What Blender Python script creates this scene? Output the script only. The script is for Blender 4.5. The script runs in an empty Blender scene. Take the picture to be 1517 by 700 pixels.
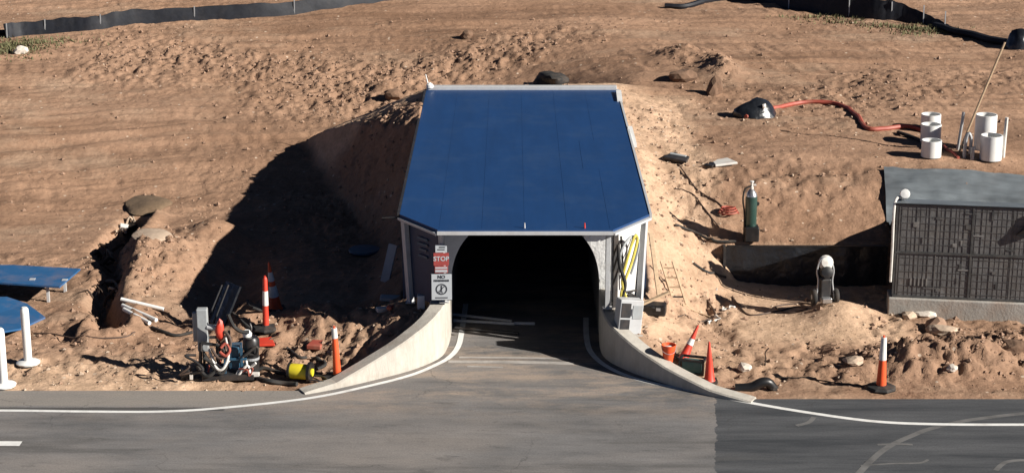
import bpy, bmesh, math, random
import numpy as np
from mathutils import Vector, Matrix
random.seed(7); np.random.seed(7)
R = math.radians
sc = bpy.context.scene
C = sc.collection

# ------------------------------------------------------------------ camera
F = 2800.0                      # focal length in photograph pixels
H = 13.4                        # camera height
TH = math.atan(0.2886)          # pitch below the horizon
CT, ST = math.cos(TH), math.sin(TH)
W0, H0 = 1517.0, 700.0
cam = bpy.data.cameras.new('camera'); camo = bpy.data.objects.new('camera', cam); C.objects.link(camo)
camo.location = (0, 0, H); camo.rotation_euler = (math.pi/2 - TH, 0, 0)
cam.sensor_width = 36; cam.lens = 36*F/W0; cam.clip_start = .5; cam.clip_end = 3000
sc.camera = camo

def ray(px, py):
    u = (px-W0/2)/F; v = (py-H0/2)/F
    return u, CT - v*ST, -(ST + v*CT)
def P(px, py, z=0.0):           # point of the plane at height z seen at a place in the photograph
    u, f, d = ray(px, py); t = (H-z)/-d
    return Vector((u*t, f*t, z))
def PY(px, py, Y):              # point at depth Y
    u, f, d = ray(px, py); t = Y/f
    return Vector((u*t, Y, H + d*t))

# ------------------------------------------------------------------ noise
def _hash(ix, iy, s):
    n = (ix.astype(np.int64)*374761393 + iy.astype(np.int64)*668265263 + s*1442695041) & 0x7fffffff
    n = ((n ^ (n >> 13))*1274126177) & 0x7fffffff
    n = (n ^ (n >> 16)) & 0xffffff
    return n/float(0xffffff)
def vnoise(x, y, s=0):
    ix = np.floor(x); iy = np.floor(y); fx = x-ix; fy = y-iy
    fx = fx*fx*fx*(fx*(fx*6-15)+10); fy = fy*fy*fy*(fy*(fy*6-15)+10)
    a = _hash(ix, iy, s); b = _hash(ix+1, iy, s); c = _hash(ix, iy+1, s); d = _hash(ix+1, iy+1, s)
    return (a*(1-fx)+b*fx)*(1-fy) + (c*(1-fx)+d*fx)*fy - .5
def fbm(x, y, s=0, o=4, g=.5):
    t = 0; a = 1
    for k in range(o):
        t = t + a*vnoise(x*2**k + 17.3*k, y*2**k - 9.1*k, s+k); a *= g
    return t
def sst(a, b, x):
    t = np.clip((x-a)/(b-a), 0, 1); return t*t*(3-2*t)
def gauss(X, Y, cx, cy, sx, sy):
    return np.exp(-((X-cx)/sx)**2 - ((Y-cy)/sy)**2)
def segdist(X, Y, pts):
    best = np.full(np.shape(X), 1e9)
    for (x0, y0), (x1, y1) in zip(pts[:-1], pts[1:]):
        dx, dy = x1-x0, y1-y0; L = dx*dx+dy*dy
        t = np.clip(((X-x0)*dx+(Y-y0)*dy)/L, 0, 1)
        best = np.minimum(best, np.hypot(X-x0-t*dx, Y-y0-t*dy))
    return best

# ------------------------------------------------------------------ plan of the place
CX, TR, CZ = .285, 1.6, 1.035             # centre, radius and spring height of the opening
YA = 38.9                                 # plane of the portal face
RZ = 2.75                                 # canopy height
RXL, RXR, RYC, RYF, RYB, FXL, FXR = -2.38, 2.91, 38.6, 37.4, 51.6, -1.53, 2.08
L_px = [(667,493),(664,512),(651,530),(612,547),(560,561),(500,575),(452,584)]
R_px = [(888,500),(893,526),(928,548),(985,568),(1050,586),(1112,597)]
Lc = [Vector((CX-TR, YA, 0))] + [P(*p) for p in L_px[1:]]
Rc = [Vector((CX+TR, YA, 0))] + [P(*p) for p in R_px[1:]]
def smooth_path(pts, n=6):
    out = []
    m = len(pts)
    for i in range(m-1):
        p0 = pts[max(i-1,0)]; p1 = pts[i]; p2 = pts[i+1]; p3 = pts[min(i+2,m-1)]
        for k in range(n):
            t = k/n
            out.append(.5*((2*p1)+(p2-p0)*t+(2*p0-5*p1+4*p2-p3)*t*t+(3*p1-p0-3*p2+p3)*t**3))
    out.append(pts[-1].copy()); return out
Ls = smooth_path(Lc); Rs = smooth_path(Rc)
EDGE_L, EDGE_R = 35.36, 34.9
Lyx = sorted([(p.y, p.x) for p in Ls]); Ryx = sorted([(p.y, p.x) for p in Rs])

# ------------------------------------------------------------------ terrain
def terrain(X, Y):
    """height, plus masks sand / rough / grey"""
    nat = np.interp(Y, [0, 34, 46, 49, 51.5, 54, 62, 75, 120, 400, 1500], [-.06, -.06, .02, .10, .42, .9, 1.75, 2.8, 5.5, 12, 12])
    h = nat.copy()
    # terrace behind the shoring wall
    ter = np.interp(Y, [42.4, 43.2, 44.6, 46.5, 50, 70], [.95, 1.28, 1.78, 2.12, 2.3, 2.45])
    wx = 1-sst(3.2, 4.95, X)
    step = sst(42.27-3.2*wx, 42.36+.8*wx, Y)*sst(0, 1, (X-np.interp(Y, [42.6, 45, 54, 60, 66], [3.2, 1.9, 1.9, -3, -12]))/np.interp(Y, [42.6, 45, 54, 60, 66], [1.4, 1.2, 1.6, 8, 16]))
    h = np.where(step > 0, h + np.maximum(ter-h, 0)*step, h)
    h = h - .16*gauss(X, Y, 7.9, 41.6, 1.0, .7)*(Y < 42.27)
    h = h + .16*gauss(X, Y, 5.0, 41.7, .7, .8)*(Y < 42.27)
    # spoil bank each side of the portal
    er = np.interp(Y, [36.5, 38.6, 40, 42, 44, 46, 51, 54, 58], [0, .8, 1.15, 1.75, 2.2, 2.45, 2.62, 2.5, 0])
    wob = .25*fbm(X*.5, Y*.5, 3, 3)
    br = er - np.clip(X-2.98, 0, 99)*(np.interp(Y, [42, 46, 50], [.74, .42, .2])+wob*.8)
    el = np.interp(Y, [36.5, 38.6, 42, 50, 60], [0, .75, .55, .6, .3])
    dl = np.clip(-2.45-X, 0, 99)
    crest = np.interp(Y, [36.5, 50, 52.5, 60], [2.72, 2.72, 2.6, .3]) - .44*dl - .75*np.clip(47.9+1.55*dl+.9*fbm(X*.6, Y*.6, 4, 3)-Y, 0, 9)
    b0 = el - dl*(.7+wob); dd = np.clip((crest-b0)/.5, -1, 1)
    bl = np.where(dd >= 1, crest, np.where(dd <= -1, b0, b0+.125*(dd+1)**2*1.0))
    bank = np.where(X > CX, br, bl)
    k = .18
    d = bank-h
    h = h + np.where(d > k, d, np.where(d < -k, 0, (d+k)**2/(4*k)))
    # soil banked behind the wing walls
    fl = .62*sst(35.3, 38.4, Y)*(1-sst(38.5, 41.5, Y))*(1-sst(1.7, 5.8, CX-X))*(X < CX)
    fr = .66*sst(35.0, 37.6, Y)*(1-sst(38.5, 41, Y))*(1-sst(1.9, 4.4, X-CX))*(X >= CX)
    h = np.maximum(h, h*0.3+np.maximum(fl, fr))
    # heaps and cuts, left
    m1 = gauss(X, Y, -8.55, 43.4, 1.25, 2.6)
    h = h + .62*m1
    h = h + .40*gauss(X, Y, -7.45, 46.2, .7, .6)
    h = h + .42*gauss(X, Y, -4.3, 39.0, .9, .8) + .5*gauss(X, Y, -5.75, 39.3, .5, .65)
    pit = gauss(X+.25*fbm(X*1.5,Y*1.5,14,2), Y, -6.55, 42.2, .62, 1.9)
    h = h - .55*pit**.7*sst(39.4, 40.6, Y)
    tr = segdist(X, Y, [tuple(P(*q).xy) for q in ((197,330),(160,372),(172,415),(150,450),(160,488))])
    trn = tr + .14*fbm(X*2.3, Y*1.2, 11, 3)
    cut = np.exp(-(trn/.26)**2)
    h = h - .62*cut
    h = h + .18*np.exp(-((tr-.6)/.3)**2)*(X > -9.4)
    # heaps, right
    m2 = gauss(X, Y, 8.9, 36.9, 1.5, .75)
    m3 = gauss(X, Y, 7.25, 39.75, .75, .8)
    m4 = gauss(X, Y, 10.9, 37.9, 1.5, .8)
    h = h + .5*m2 + .38*m3 + .28*m4
    m5 = gauss(X, Y, 5.4, 58.5, .8, 1.2)+gauss(X, Y, 6.3, 56.5, .6, 1.2)
    h = h + .35*m5
    m6 = gauss(X, Y, -3.9, 58.0, .7, 1.2)
    h = h + .2*m6
    # masks
    sand = np.clip(sst(-.15, .5, d)*(np.abs(X) < 8)*np.where(X < CX, sst(50.2, 51.5, Y+.0*X), 1), 0, 1)
    sand = np.maximum(sand, 1.0*sst(4.3, 5.2, X)*(1-sst(8.2, 9.0, X))*sst(37.4, 38.8, Y)*(1-sst(42.2, 42.5, Y)))
    sand = np.maximum(sand, .9*(1-sst(36.6, 37.6, Y))*(1-sst(-6, -4.6, X))*sst(35.2, 35.5, Y))
    sand = np.maximum(sand, .45*gauss(X, Y, 4.6, 37.2, 1.8, 1.6))
    sand = np.maximum(sand, .5*gauss(X, Y, -3.3, 37.4, 1.8, 1.5))
    band = np.exp(-((Y-(61.5+.12*X+1.2*np.sin(X*.4)))/1.9)**2)*(1-sst(-1, 5, X))*sst(-16, -12, X)
    rb = (1-sst(1.4, 2.5, X-2.95+.9*fbm(X*.8, Y*.5, 44, 3)))*(X > 2.5)*sst(38.2, 39.5, Y)*(1-sst(51.5, 54, Y))
    sand = np.maximum(sand, rb)
    rough = np.clip(.9*gauss(X, Y, -3.9, 47.8, 1.9, 2.4) + .25*rb + .9*m1 + 1.1*m2 + .5*m4 + .8*m5 + .55*cut + .8*band + .7*gauss(X, Y, -5.2, 57, 3, 2.2) + .55*gauss(X, Y, -4.3, 37.4, 2.3, 1.7)
                    + .4*gauss(X, Y, 4.9, 40.6, .6, 1.6) + .5*gauss(X, Y, 6.8, 45, 2, 1.2) + .35*sst(35.5, 36.5, Y)*(1-sst(39, 41, Y)) + .5*gauss(X,Y,9.5,53,3,2)
                    + .3*sst(0.3, .8, fbm(X*.16, Y*.2, 40, 3)+.25), 0, 1)
    # surface detail
    fade = 1-sst(76, 90, Y)
    n1 = .12*fbm(X*.35, Y*.35, 21, 3)
    cl = fbm(X*2.2, Y*1.7, 31, 4, .6)
    cl2 = np.abs(fbm(X*4.5, Y*3.4, 51, 3, .6))
    flat = sst(4.5, 5.3, X)*(1-sst(7.4, 8.2, X))*sst(37.6, 38.8, Y)*(1-sst(42, 42.3, Y))
    rough = rough*(1-.85*flat)
    cl3 = fbm(X*5.5, Y*4.5, 63, 3, .6)
    lump = rough*(.15*cl + .14*(.3-cl2) + .07*cl3 + .09*np.abs(fbm(X*6.5, Y*5.5, 66, 3, .65))) + (1-.7*flat)*(.03*cl*(.4+.6*sst(47, 44, Y)) + (.012+.02*sst(47, 43, Y))*cl3)
    # machine tracks: long ruts swinging round the site
    ang = .10*np.sin(X*.12+.6)+.05*fbm(X*.1, Y*.1, 71, 2)
    q = Y + X*ang + 1.2*fbm(X*.07, Y*.12, 73, 3)
    rut = .105*vnoise(q*2.2, X*.09, 81) + .06*vnoise(q*4.6, X*.2, 83) + .03*vnoise(q*8.5, X*.5, 85)
    rutm = sst(46, 50, Y)*(1-.7*rough)
    cleat = .05*vnoise(X*4.6+q*1.2, q*1.3, 97)*sst(.05, .3, vnoise(q*.9, X*.13, 91))*sst(46, 52, Y)
    edge = sst(35.0, 36.2, Y)
    h = h + fade*(n1*sst(36, 41, Y) + lump*(.35+.65*edge) + rutm*rut + cleat*.8)
    # asphalt side: ragged edge where the soil runs out over the road
    ed = np.where(X < CX, EDGE_L-.05, EDGE_R-.12) + .35*fbm(X*1.3, Y*0+3, 95, 4)
    h = np.where(Y < ed+.5, -.06 + (h+.09)*sst(ed-.12, ed+.5, Y), h)
    # carved way into the tunnel
    yl = np.interp(Y, [a for a, b in Lyx], [b for a, b in Lyx]); yr = np.interp(Y, [a for a, b in Ryx], [b for a, b in Ryx])
    inl = sst(0, .1, X-(yl-.16)); inr = sst(0, .1, (yr+.16)-X)
    way = inl*inr*(Y >= min(Lyx[0][0], Ryx[0][0])-.3)*(Y < YA)
    way = np.maximum(way, (X > RXL+.02)*(X < RXR-.02)*(Y >= YA-.01)*(Y < RYB+.1))
    # apron strip between road edge and wall ends
    h = h*(1-way) - .08*way
    return h, sand, rough
def axis(lo, hi, fine_lo, fine_hi, s):
    a = list(np.arange(fine_lo, fine_hi+1e-6, s)); st = s
    while a[-1] < hi: st *= 1.18; a.append(a[-1]+st)
    st = s; b = []
    x = fine_lo
    while x > lo: st *= 1.18; x -= st; b.append(x)
    return np.array(b[::-1]+a)
gx = axis(-900, 900, -19.5, 19.5, .062); gy = axis(-60, 1400, 34.6, 76, .075)
GX, GY = np.meshgrid(gx, gy)
GZ, GS, GR = terrain(GX, GY)
def hz(x, y):
    i = int(np.clip(np.searchsorted(gx, x)-1, 0, len(gx)-2)); j = int(np.clip(np.searchsorted(gy, y)-1, 0, len(gy)-2))
    a = (x-gx[i])/(gx[i+1]-gx[i]); b = (y-gy[j])/(gy[j+1]-gy[j])
    z = GZ[j,i]*(1-a)*(1-b)+GZ[j,i+1]*a*(1-b)+GZ[j+1,i]*(1-a)*b+GZ[j+1,i+1]*a*b
    if (y < EDGE_L): z = max(z, 0.0)
    return z
def G(px, py):                  # where the line of sight meets the ground
    u, f, d = ray(px, py); Y = 31.0
    while Y < 140:
        t = Y/f
        if H + d*t <= hz(u*t, Y): break
        Y += .04
    return Vector((u*Y/f, Y, hz(u*Y/f, Y)))

# ------------------------------------------------------------------ materials
def mat(name, col, rough=.7, metal=0.0, var=.15, scale=6.0, bump=.0, bscale=None, dirt=None, dirt_amt=.3, stretch=(1,1,1), spec=.5):
    m = bpy.data.materials.new(name); m.use_nodes = True
    nt = m.node_tree; b = nt.nodes['Principled BSDF']
    tc = nt.nodes.new('ShaderNodeTexCoord'); mp = nt.nodes.new('ShaderNodeMapping'); mp.inputs['Scale'].default_value = stretch
    nt.links.new(tc.outputs['Object'], mp.inputs['Vector'])
    n = nt.nodes.new('ShaderNodeTexNoise'); n.inputs['Scale'].default_value = scale; n.inputs['Detail'].default_value = 6; n.inputs['Roughness'].default_value = .65
    nt.links.new(mp.outputs[0], n.inputs['Vector'])
    r = nt.nodes.new('ShaderNodeValToRGB')
    lo = [c*(1-var) for c in col]; hi = [min(1, c*(1+var)) for c in col]
    r.color_ramp.elements[0].position = .3; r.color_ramp.elements[1].position = .7
    r.color_ramp.elements[0].color = (*lo, 1); r.color_ramp.elements[1].color = (*hi, 1)
    nt.links.new(n.outputs['Fac'], r.inputs['Fac'])
    out = r.outputs['Color']
    if dirt:
        n2 = nt.nodes.new('ShaderNodeTexNoise'); n2.inputs['Scale'].default_value = scale*.45; n2.inputs['Detail'].default_value = 8; n2.inputs['Roughness'].default_value = .7
        nt.links.new(tc.outputs['Object'], n2.inputs['Vector'])
        r2 = nt.nodes.new('ShaderNodeValToRGB'); r2.color_ramp.elements[0].position = .48; r2.color_ramp.elements[1].position = .72
        r2.color_ramp.elements[0].color = (0,0,0,1); r2.color_ramp.elements[1].color = (dirt_amt,)*3+(1,)
        nt.links.new(n2.outputs['Fac'], r2.inputs['Fac'])
        mx = nt.nodes.new('ShaderNodeMix'); mx.data_type = 'RGBA'; mx.inputs['B'].default_value = (*dirt, 1)
        nt.links.new(r2.outputs['Color'], mx.inputs['Factor']); nt.links.new(out, mx.inputs['A']); out = mx.outputs['Result']
    nt.links.new(out, b.inputs['Base Color'])
    b.inputs['Roughness'].default_value = rough; b.inputs['Metallic'].default_value = metal; b.inputs['Specular IOR Level'].default_value = spec
    if bump:
        bn = nt.nodes.new('ShaderNodeTexNoise'); bn.inputs['Scale'].default_value = bscale or scale*3; bn.inputs['Detail'].default_value = 5
        nt.links.new(mp.outputs[0], bn.inputs['Vector'])
        bp = nt.nodes.new('ShaderNodeBump'); bp.inputs['Strength'].default_value = bump; bp.inputs['Distance'].default_value = .03
        nt.links.new(bn.outputs['Fac'], bp.inputs['Height']); nt.links.new(bp.outputs[0], b.inputs['Normal'])
    return m
DUST = (.34, .22, .15)
M = dict(
    roof = mat('blue_sheet_metal', (.009,.047,.150), .5, .0, .10, 1.6, .05, 1.5, dirt=(.035,.075,.165), dirt_amt=.45, stretch=(1.6,.22,1)),
    navy = mat('navy_sheet_metal', (.02,.04,.09), .5, 0, .15, 3),
    bluesheet = mat('loose_blue_sheet', (.028,.115,.27), .4, 0, .1, 3, dirt=DUST, dirt_amt=.35),
    galv = mat('galvanised_steel', (.42,.43,.44), .45, .3, .12, 8, dirt=DUST, dirt_amt=.2),
    trim = mat('pale_grey_trim', (.50,.51,.52), .5, .0, .08, 8, dirt=DUST, dirt_amt=.2),
    plate = mat('pale_grey_bulkhead', (.64,.66,.68), .6, 0, .12, 3, .2, 6, dirt=(.3,.29,.28), dirt_amt=.4),
    foil = mat('white_insulation', (.72,.72,.70), .55, 0, .1, 6, .8, 9, dirt=(.3,.28,.25), dirt_amt=.5),
    concrete = mat('pale_concrete', (.46,.43,.38), .85, 0, .14, 3, .3, 20, dirt=(.33,.27,.215), dirt_amt=.75, stretch=(2.5,2.5,.5)),
    greyconc = mat('grey_concrete', (.36,.34,.31), .9, 0, .15, 3, .3, 20, dirt=DUST, dirt_amt=.5),
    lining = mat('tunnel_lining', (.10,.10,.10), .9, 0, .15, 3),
    white = mat('white_plastic', (.80,.80,.78), .45, 0, .04, 8, dirt=DUST, dirt_amt=.15),
    dirtywhite = mat('dusty_white_plastic', (.68,.66,.62), .55, 0, .08, 8, dirt=DUST, dirt_amt=.45),
    black = mat('black_plastic', (.012,.012,.013), .4, 0, .3, 8, dirt=(.12,.09,.07), dirt_amt=.25),
    rubber = mat('black_rubber', (.02,.02,.02), .8, 0, .3, 8, dirt=(.2,.14,.1), dirt_amt=.35),
    fabric = mat('black_silt_fabric', (.010,.012,.018), .6, 0, .3, 5, .25, 5, dirt=(.06,.055,.055), dirt_amt=.3, spec=.3),
    film = mat('black_film', (.013,.015,.019), .3, 0, .3, 5, .9, 5, spec=.6),
    orange = mat('orange_plastic', (.80,.10,.025), .5, 0, .08, 8, dirt=(.35,.12,.06), dirt_amt=.3),
    redorange = mat('faded_red_plastic', (.62,.05,.025), .5, 0, .1, 8, dirt=(.3,.1,.06), dirt_amt=.3),
    reflect = mat('white_reflective_band', (.78,.77,.74), .4, 0, .06, 9, dirt=DUST, dirt_amt=.3),
    yellow = mat('yellow_plastic', (.75,.62,.03), .45, 0, .08, 8, dirt=DUST, dirt_amt=.2),
    yhose = mat('yellow_hose', (.62,.52,.10), .5, 0, .1, 8, dirt=(.2,.16,.08), dirt_amt=.3),
    redhose = mat('red_hose', (.36,.075,.05), .6, 0, .15, 4, dirt=DUST, dirt_amt=.5),
    cable = mat('brown_cable', (.07,.045,.035), .7, 0, .2, 4, dirt=DUST, dirt_amt=.4),
    green = mat('green_cylinder_paint', (.025,.06,.05), .35, .0, .1, 6, dirt=(.10,.12,.11), dirt_amt=.3),
    teal = mat('teal_plastic', (.05,.13,.12), .5, 0, .1, 6, dirt=DUST, dirt_amt=.3),
    bluep = mat('blue_machine_paint', (.025,.085,.145), .45, 0, .12, 8, dirt=DUST, dirt_amt=.3),
    grey = mat('grey_machine_paint', (.34,.36,.37), .5, .0, .12, 8, dirt=DUST, dirt_amt=.3),
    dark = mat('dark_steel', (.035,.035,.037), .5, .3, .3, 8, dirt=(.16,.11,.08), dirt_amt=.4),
    chrome = mat('bright_metal', (.6,.6,.6), .25, .8, .1, 8),
    wood = mat('weathered_timber', (.46,.33,.21), .8, 0, .2, 4, .3, 20, stretch=(1,1,6)),
    skidtop = mat('grey_film_top', (.15,.17,.185), .38, 0, .25, 1.6, .9, 2.2, dirt=(.10,.105,.11), dirt_amt=.6, stretch=(.5,2.2,1)),
    skidpanel = mat('dark_skid_panel', (.128,.125,.124), .45, 0, .35, 3, .4, 8, dirt=(.16,.145,.13), dirt_amt=.8),
    skidframe = mat('grey_frame_bars', (.06,.06,.06), .55, 0, .4, 6, dirt=(.14,.125,.11), dirt_amt=.7),
    fitting = mat('worn_grey_fittings', (.22,.21,.20), .6, 0, .4, 9, dirt=(.10,.09,.08), dirt_amt=.8),
    skidpart = mat('grey_skid_fittings', (.115,.111,.108), .5, 0, .4, 6, dirt=(.16,.14,.12), dirt_amt=.7),
    rock = mat('pale_stone', (.46,.35,.26), .9, 0, .2, 5, .4, 14),
    whiterock = mat('white_stone', (.58,.52,.45), .9, 0, .12, 5, .3, 14),
    clod = mat('soil_clods', (.31,.197,.135), .95, 0, .3, 3),
    darkclod = mat('dark_soil_clod', (.16,.095,.06), .95, 0, .35, 5, .6, 12),
    grass = mat('dry_green_grass', (.135,.13,.06), .8, 0, .35, 1.5),
    root = mat('dark_roots', (.05,.03,.02), .9, 0, .4, 8),
    paint = mat('white_road_paint', (.78,.78,.76), .7, 0, .08, 6, dirt=(.35,.31,.28), dirt_amt=.45),
    oldpaint = mat('worn_road_paint', (.40,.37,.345), .8, 0, .2, 3, dirt=(.2,.18,.165), dirt_amt=.9),
    scuff = mat('tyre_scuff', (.135,.132,.13), .85, 0, .35, 2, dirt=(.06,.062,.066), dirt_amt=1.0),
    signwhite = mat('white_sign_face', (.46,.49,.52), .5, 0, .04, 8),
    signred = mat('red_sign_face', (.34,.06,.055), .5, 0, .08, 8),
    signink = mat('dark_sign_ink', (.03,.035,.045), .6, 0, .1, 8),
)
# soil
def soil():
    m = bpy.data.materials.new('bare_soil'); m.use_nodes = True; nt = m.node_tree; b = nt.nodes['Principled BSDF']
    N = nt.nodes.new; L = nt.links.new
    tc = N('ShaderNodeTexCoord'); at = N('ShaderNodeAttribute'); at.attribute_name = 'soil_mask'
    sp = N('ShaderNodeSeparateColor'); L(at.outputs['Color'], sp.inputs[0])
    def noise(scale, det=6, ro=.6, st=(1,1,1)):
        mp = N('ShaderNodeMapping'); mp.inputs['Scale'].default_value = st; L(tc.outputs['Object'], mp.inputs[0])
        n = N('ShaderNodeTexNoise'); n.inputs['Scale'].default_value = scale; n.inputs['Detail'].default_value = det; n.inputs['Roughness'].default_value = ro
        L(mp.outputs[0], n.inputs['Vector']); return n.outputs['Fac']
    def ramp(fac, p0, c0, p1, c1):
        r = N('ShaderNodeValToRGB'); e = r.color_ramp.elements; e[0].position = p0; e[1].position = p1; e[0].color = (*c0,1); e[1].color = (*c1,1)
        L(fac, r.inputs[0]); return r.outputs[0]
    def mix(fac, a, bb, mode='MIX'):
        x = N('ShaderNodeMix'); x.data_type = 'RGBA'; x.blend_type = mode
        if isinstance(fac, float): x.inputs['Factor'].default_value = fac
        else: L(fac, x.inputs['Factor'])
        L(a, x.inputs['A']); L(bb, x.inputs['B']); return x.outputs['Result']
    base = ramp(noise(.22, 8, .65, (.6,1,1)), .35, (.30,.181,.117), .66, (.395,.25,.17))
    streak = ramp(noise(.9, 7, .6, (.10,1.0,1)), .34, (.70,.68,.66), .66, (1.2,1.19,1.17))
    base = mix(.8, base, streak, 'MULTIPLY')
    pale = noise(.33, 7, .7, (.45,1,1))
    prmp = ramp(pale, .53, (0,0,0), .70, (.7,.7,.7))
    palecol = N('ShaderNodeRGB'); palecol.outputs[0].default_value = (.46,.33,.235,1)
    base = mix(prmp, base, palecol.outputs[0])
    sandc = ramp(noise(1.1, 8, .7), .32, (.48,.325,.215), .68, (.70,.485,.335))
    sfac = N('ShaderNodeMath'); sfac.operation = 'MULTIPLY_ADD'; L(sp.outputs[0], sfac.inputs[0]); sfac.inputs[1].default_value = 1.25
    ns = N('ShaderNodeMath'); ns.operation = 'MULTIPLY_ADD'; L(noise(.8, 7, .7), ns.inputs[0]); ns.inputs[1].default_value = .6; ns.inputs[2].default_value = -.34
    L(ns.outputs[0], sfac.inputs[2]); sfac.use_clamp = True
    base = mix(sfac.outputs[0], base, sandc)
    moist = ramp(noise(2.2, 8, .7), .3, (.25,.15,.097), .7, (.42,.272,.186))
    mf = N('ShaderNodeMath'); mf.operation = 'MULTIPLY'; L(sp.outputs[1], mf.inputs[0]); mf.inputs[1].default_value = .7
    base = mix(mf.outputs[0], base, moist)
    grain = ramp(noise(9, 6, .75), .3, (.72,.71,.70), .7, (1.2,1.2,1.2))
    base = mix(.8, base, grain, 'MULTIPLY')
    # small pale and dark stones
    vo = N('ShaderNodeTexVoronoi'); vo.inputs['Scale'].default_value = 5.5; L(tc.outputs['Object'], vo.inputs['Vector'])
    vs = N('ShaderNodeSeparateColor'); L(vo.outputs['Color'], vs.inputs[0])
    dots = N('ShaderNodeMath'); dots.operation = 'LESS_THAN'; L(vo.outputs['Distance'], dots.inputs[0]); dots.inputs[1].default_value = .22
    sel = N('ShaderNodeMath'); sel.operation = 'GREATER_THAN'; L(vs.outputs[0], sel.inputs[0]); sel.inputs[1].default_value = .94
    dm = N('ShaderNodeMath'); dm.operation = 'MULTIPLY'; L(dots.outputs[0], dm.inputs[0]); L(sel.outputs[0], dm.inputs[1])
    st = N('ShaderNodeRGB'); st.outputs[0].default_value = (.55,.43,.33,1)
    base = mix(dm.outputs[0], base, st.outputs[0])
    L(base, b.inputs['Base Color']); b.inputs['Roughness'].default_value = .95; b.inputs['Specular IOR Level'].default_value = .15
    bp = N('ShaderNodeBump'); bp.inputs['Strength'].default_value = .85; bp.inputs['Distance'].default_value = .06
    L(noise(5, 8, .72), bp.inputs['Height'])
    bp2 = N('ShaderNodeBump'); bp2.inputs['Strength'].default_value = .7; bp2.inputs['Distance'].default_value = .09
    L(noise(2.2, 6, .6, (.25,1.3,1)), bp2.inputs['Height']); L(bp.outputs[0], bp2.inputs['Normal'])
    L(bp2.outputs[0], b.inputs['Normal'])
    return m
M['soil'] = soil()
def asphalt():
    m = bpy.data.materials.new('asphalt'); m.use_nodes = True; nt = m.node_tree; b = nt.nodes['Principled BSDF']
    N = nt.nodes.new; L = nt.links.new
    tc = N('ShaderNodeTexCoord'); sx = N('ShaderNodeSeparateXYZ'); L(tc.outputs['Object'], sx.inputs[0])
    def noise(scale, det=7, ro=.65, st=(1,1,1), off=(0,0,0)):
        mp = N('ShaderNodeMapping'); mp.inputs['Scale'].default_value = st; mp.inputs['Location'].default_value = off; L(tc.outputs['Object'], mp.inputs[0])
        n = N('ShaderNodeTexNoise'); n.inputs['Scale'].default_value = scale; n.inputs['Detail'].default_value = det; n.inputs['Roughness'].default_value = ro
        L(mp.outputs[0], n.inputs['Vector']); return n.outputs['Fac']
    def ramp(fac, p0, c0, p1, c1):
        r = N('ShaderNodeValToRGB'); e = r.color_ramp.elements; e[0].position = p0; e[1].position = p1; e[0].color = (*c0,1); e[1].color = (*c1,1)
        L(fac, r.inputs[0]); return r.outputs[0]
    def math_(op, a, c=None, d=None, clamp=False):
        x = N('ShaderNodeMath'); x.operation = op; x.use_clamp = clamp
        for i, q in enumerate((a, c, d)):
            if q is None: continue
            if isinstance(q, (int, float)): x.inputs[i].default_value = q
            else: L(q, x.inputs[i])
        return x.outputs[0]
    def mix(fac, a, bb, mode='MIX'):
        x = N('ShaderNodeMix'); x.data_type = 'RGBA'; x.blend_type = mode
        if isinstance(fac, float): x.inputs['Factor'].default_value = fac
        else: L(fac, x.inputs['Factor'])
        L(a, x.inputs['A']); L(bb, x.inputs['B']); return x.outputs['Result']
    def rgb(c):
        x = N('ShaderNodeRGB'); x.outputs[0].default_value = (*c,1); return x.outputs[0]
    old = ramp(noise(1.5, 10, .72, st=(.22,1,1)), .34, (.112,.110,.111), .68, (.222,.214,.213))
    blotch = ramp(noise(.35, st=(.6,1.2,1), off=(3,1,0)), .42, (0,0,0), .66, (.75,.75,.75))
    old = mix(blotch, old, rgb((.26,.232,.212)))
    dk = ramp(noise(.8, st=(.12,1,1), off=(9,2,0)), .53, (0,0,0), .64, (.85,.85,.85))
    old = mix(dk, old, rgb((.10,.096,.093)))
    fan = ramp(noise(1.0, 9, .75, st=(.35,1,1), off=(1.5,4,0)), .46, (0,0,0), .60, (1,1,1))
    fm = math_('MULTIPLY', fan, math_('MULTIPLY', math_('MULTIPLY', math_('SUBTRACT', sx.outputs[1], 33.6), .6, clamp=True), .75))
    old = mix(fm, old, rgb((.40,.315,.25)))
    ptch = ramp(noise(2.6, 8, .75, st=(.3,1,1), off=(11,4,0)), .58, (0,0,0), .66, (.6,.6,.6))
    old = mix(ptch, old, rgb((.09,.087,.085)))
    new = ramp(noise(1.8, 10, .7, st=(.12,1,1), off=(2,7,0)), .36, (.042,.046,.052), .66, (.108,.111,.118))
    dst = ramp(noise(1.1, st=(.10,1,1), off=(5,5,0)), .56, (0,0,0), .76, (.6,.6,.6))
    new = mix(dst, new, rgb((.13,.125,.12)))
    # joint between old and fresh asphalt
    wob = math_('MULTIPLY_ADD', noise(2.2, 8, .75), .34, -.17)
    jx = math_('ADD', sx.outputs[0], wob)
    isn = math_('MULTIPLY', math_('GREATER_THAN', math_('SUBTRACT', jx, math_('MULTIPLY', math_('SUBTRACT', sx.outputs[1], 34.5), .106)), 3.97), math_('LESS_THAN', math_('ADD', sx.outputs[1], wob), 40))
    col = mix(isn, old, new)
    # dusty shoulder
    sh = math_('MULTIPLY', math_('SMOOTH_MIN', math_('MULTIPLY', math_('SUBTRACT', sx.outputs[1], 34.48), 9.0, clamp=True), 1.0, .1), math_('MULTIPLY', math_('SUBTRACT', math_('ADD', wob, -3.4), sx.outputs[0]), .8, clamp=True))
    sh2 = math_('MULTIPLY', sh, ramp(noise(1.0, st=(.2,1,1), off=(1,9,0)), .2, (.35,)*3, .6, (.95,)*3), clamp=True)
    col = mix(sh2, col, rgb((.27,.245,.22)))
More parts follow.
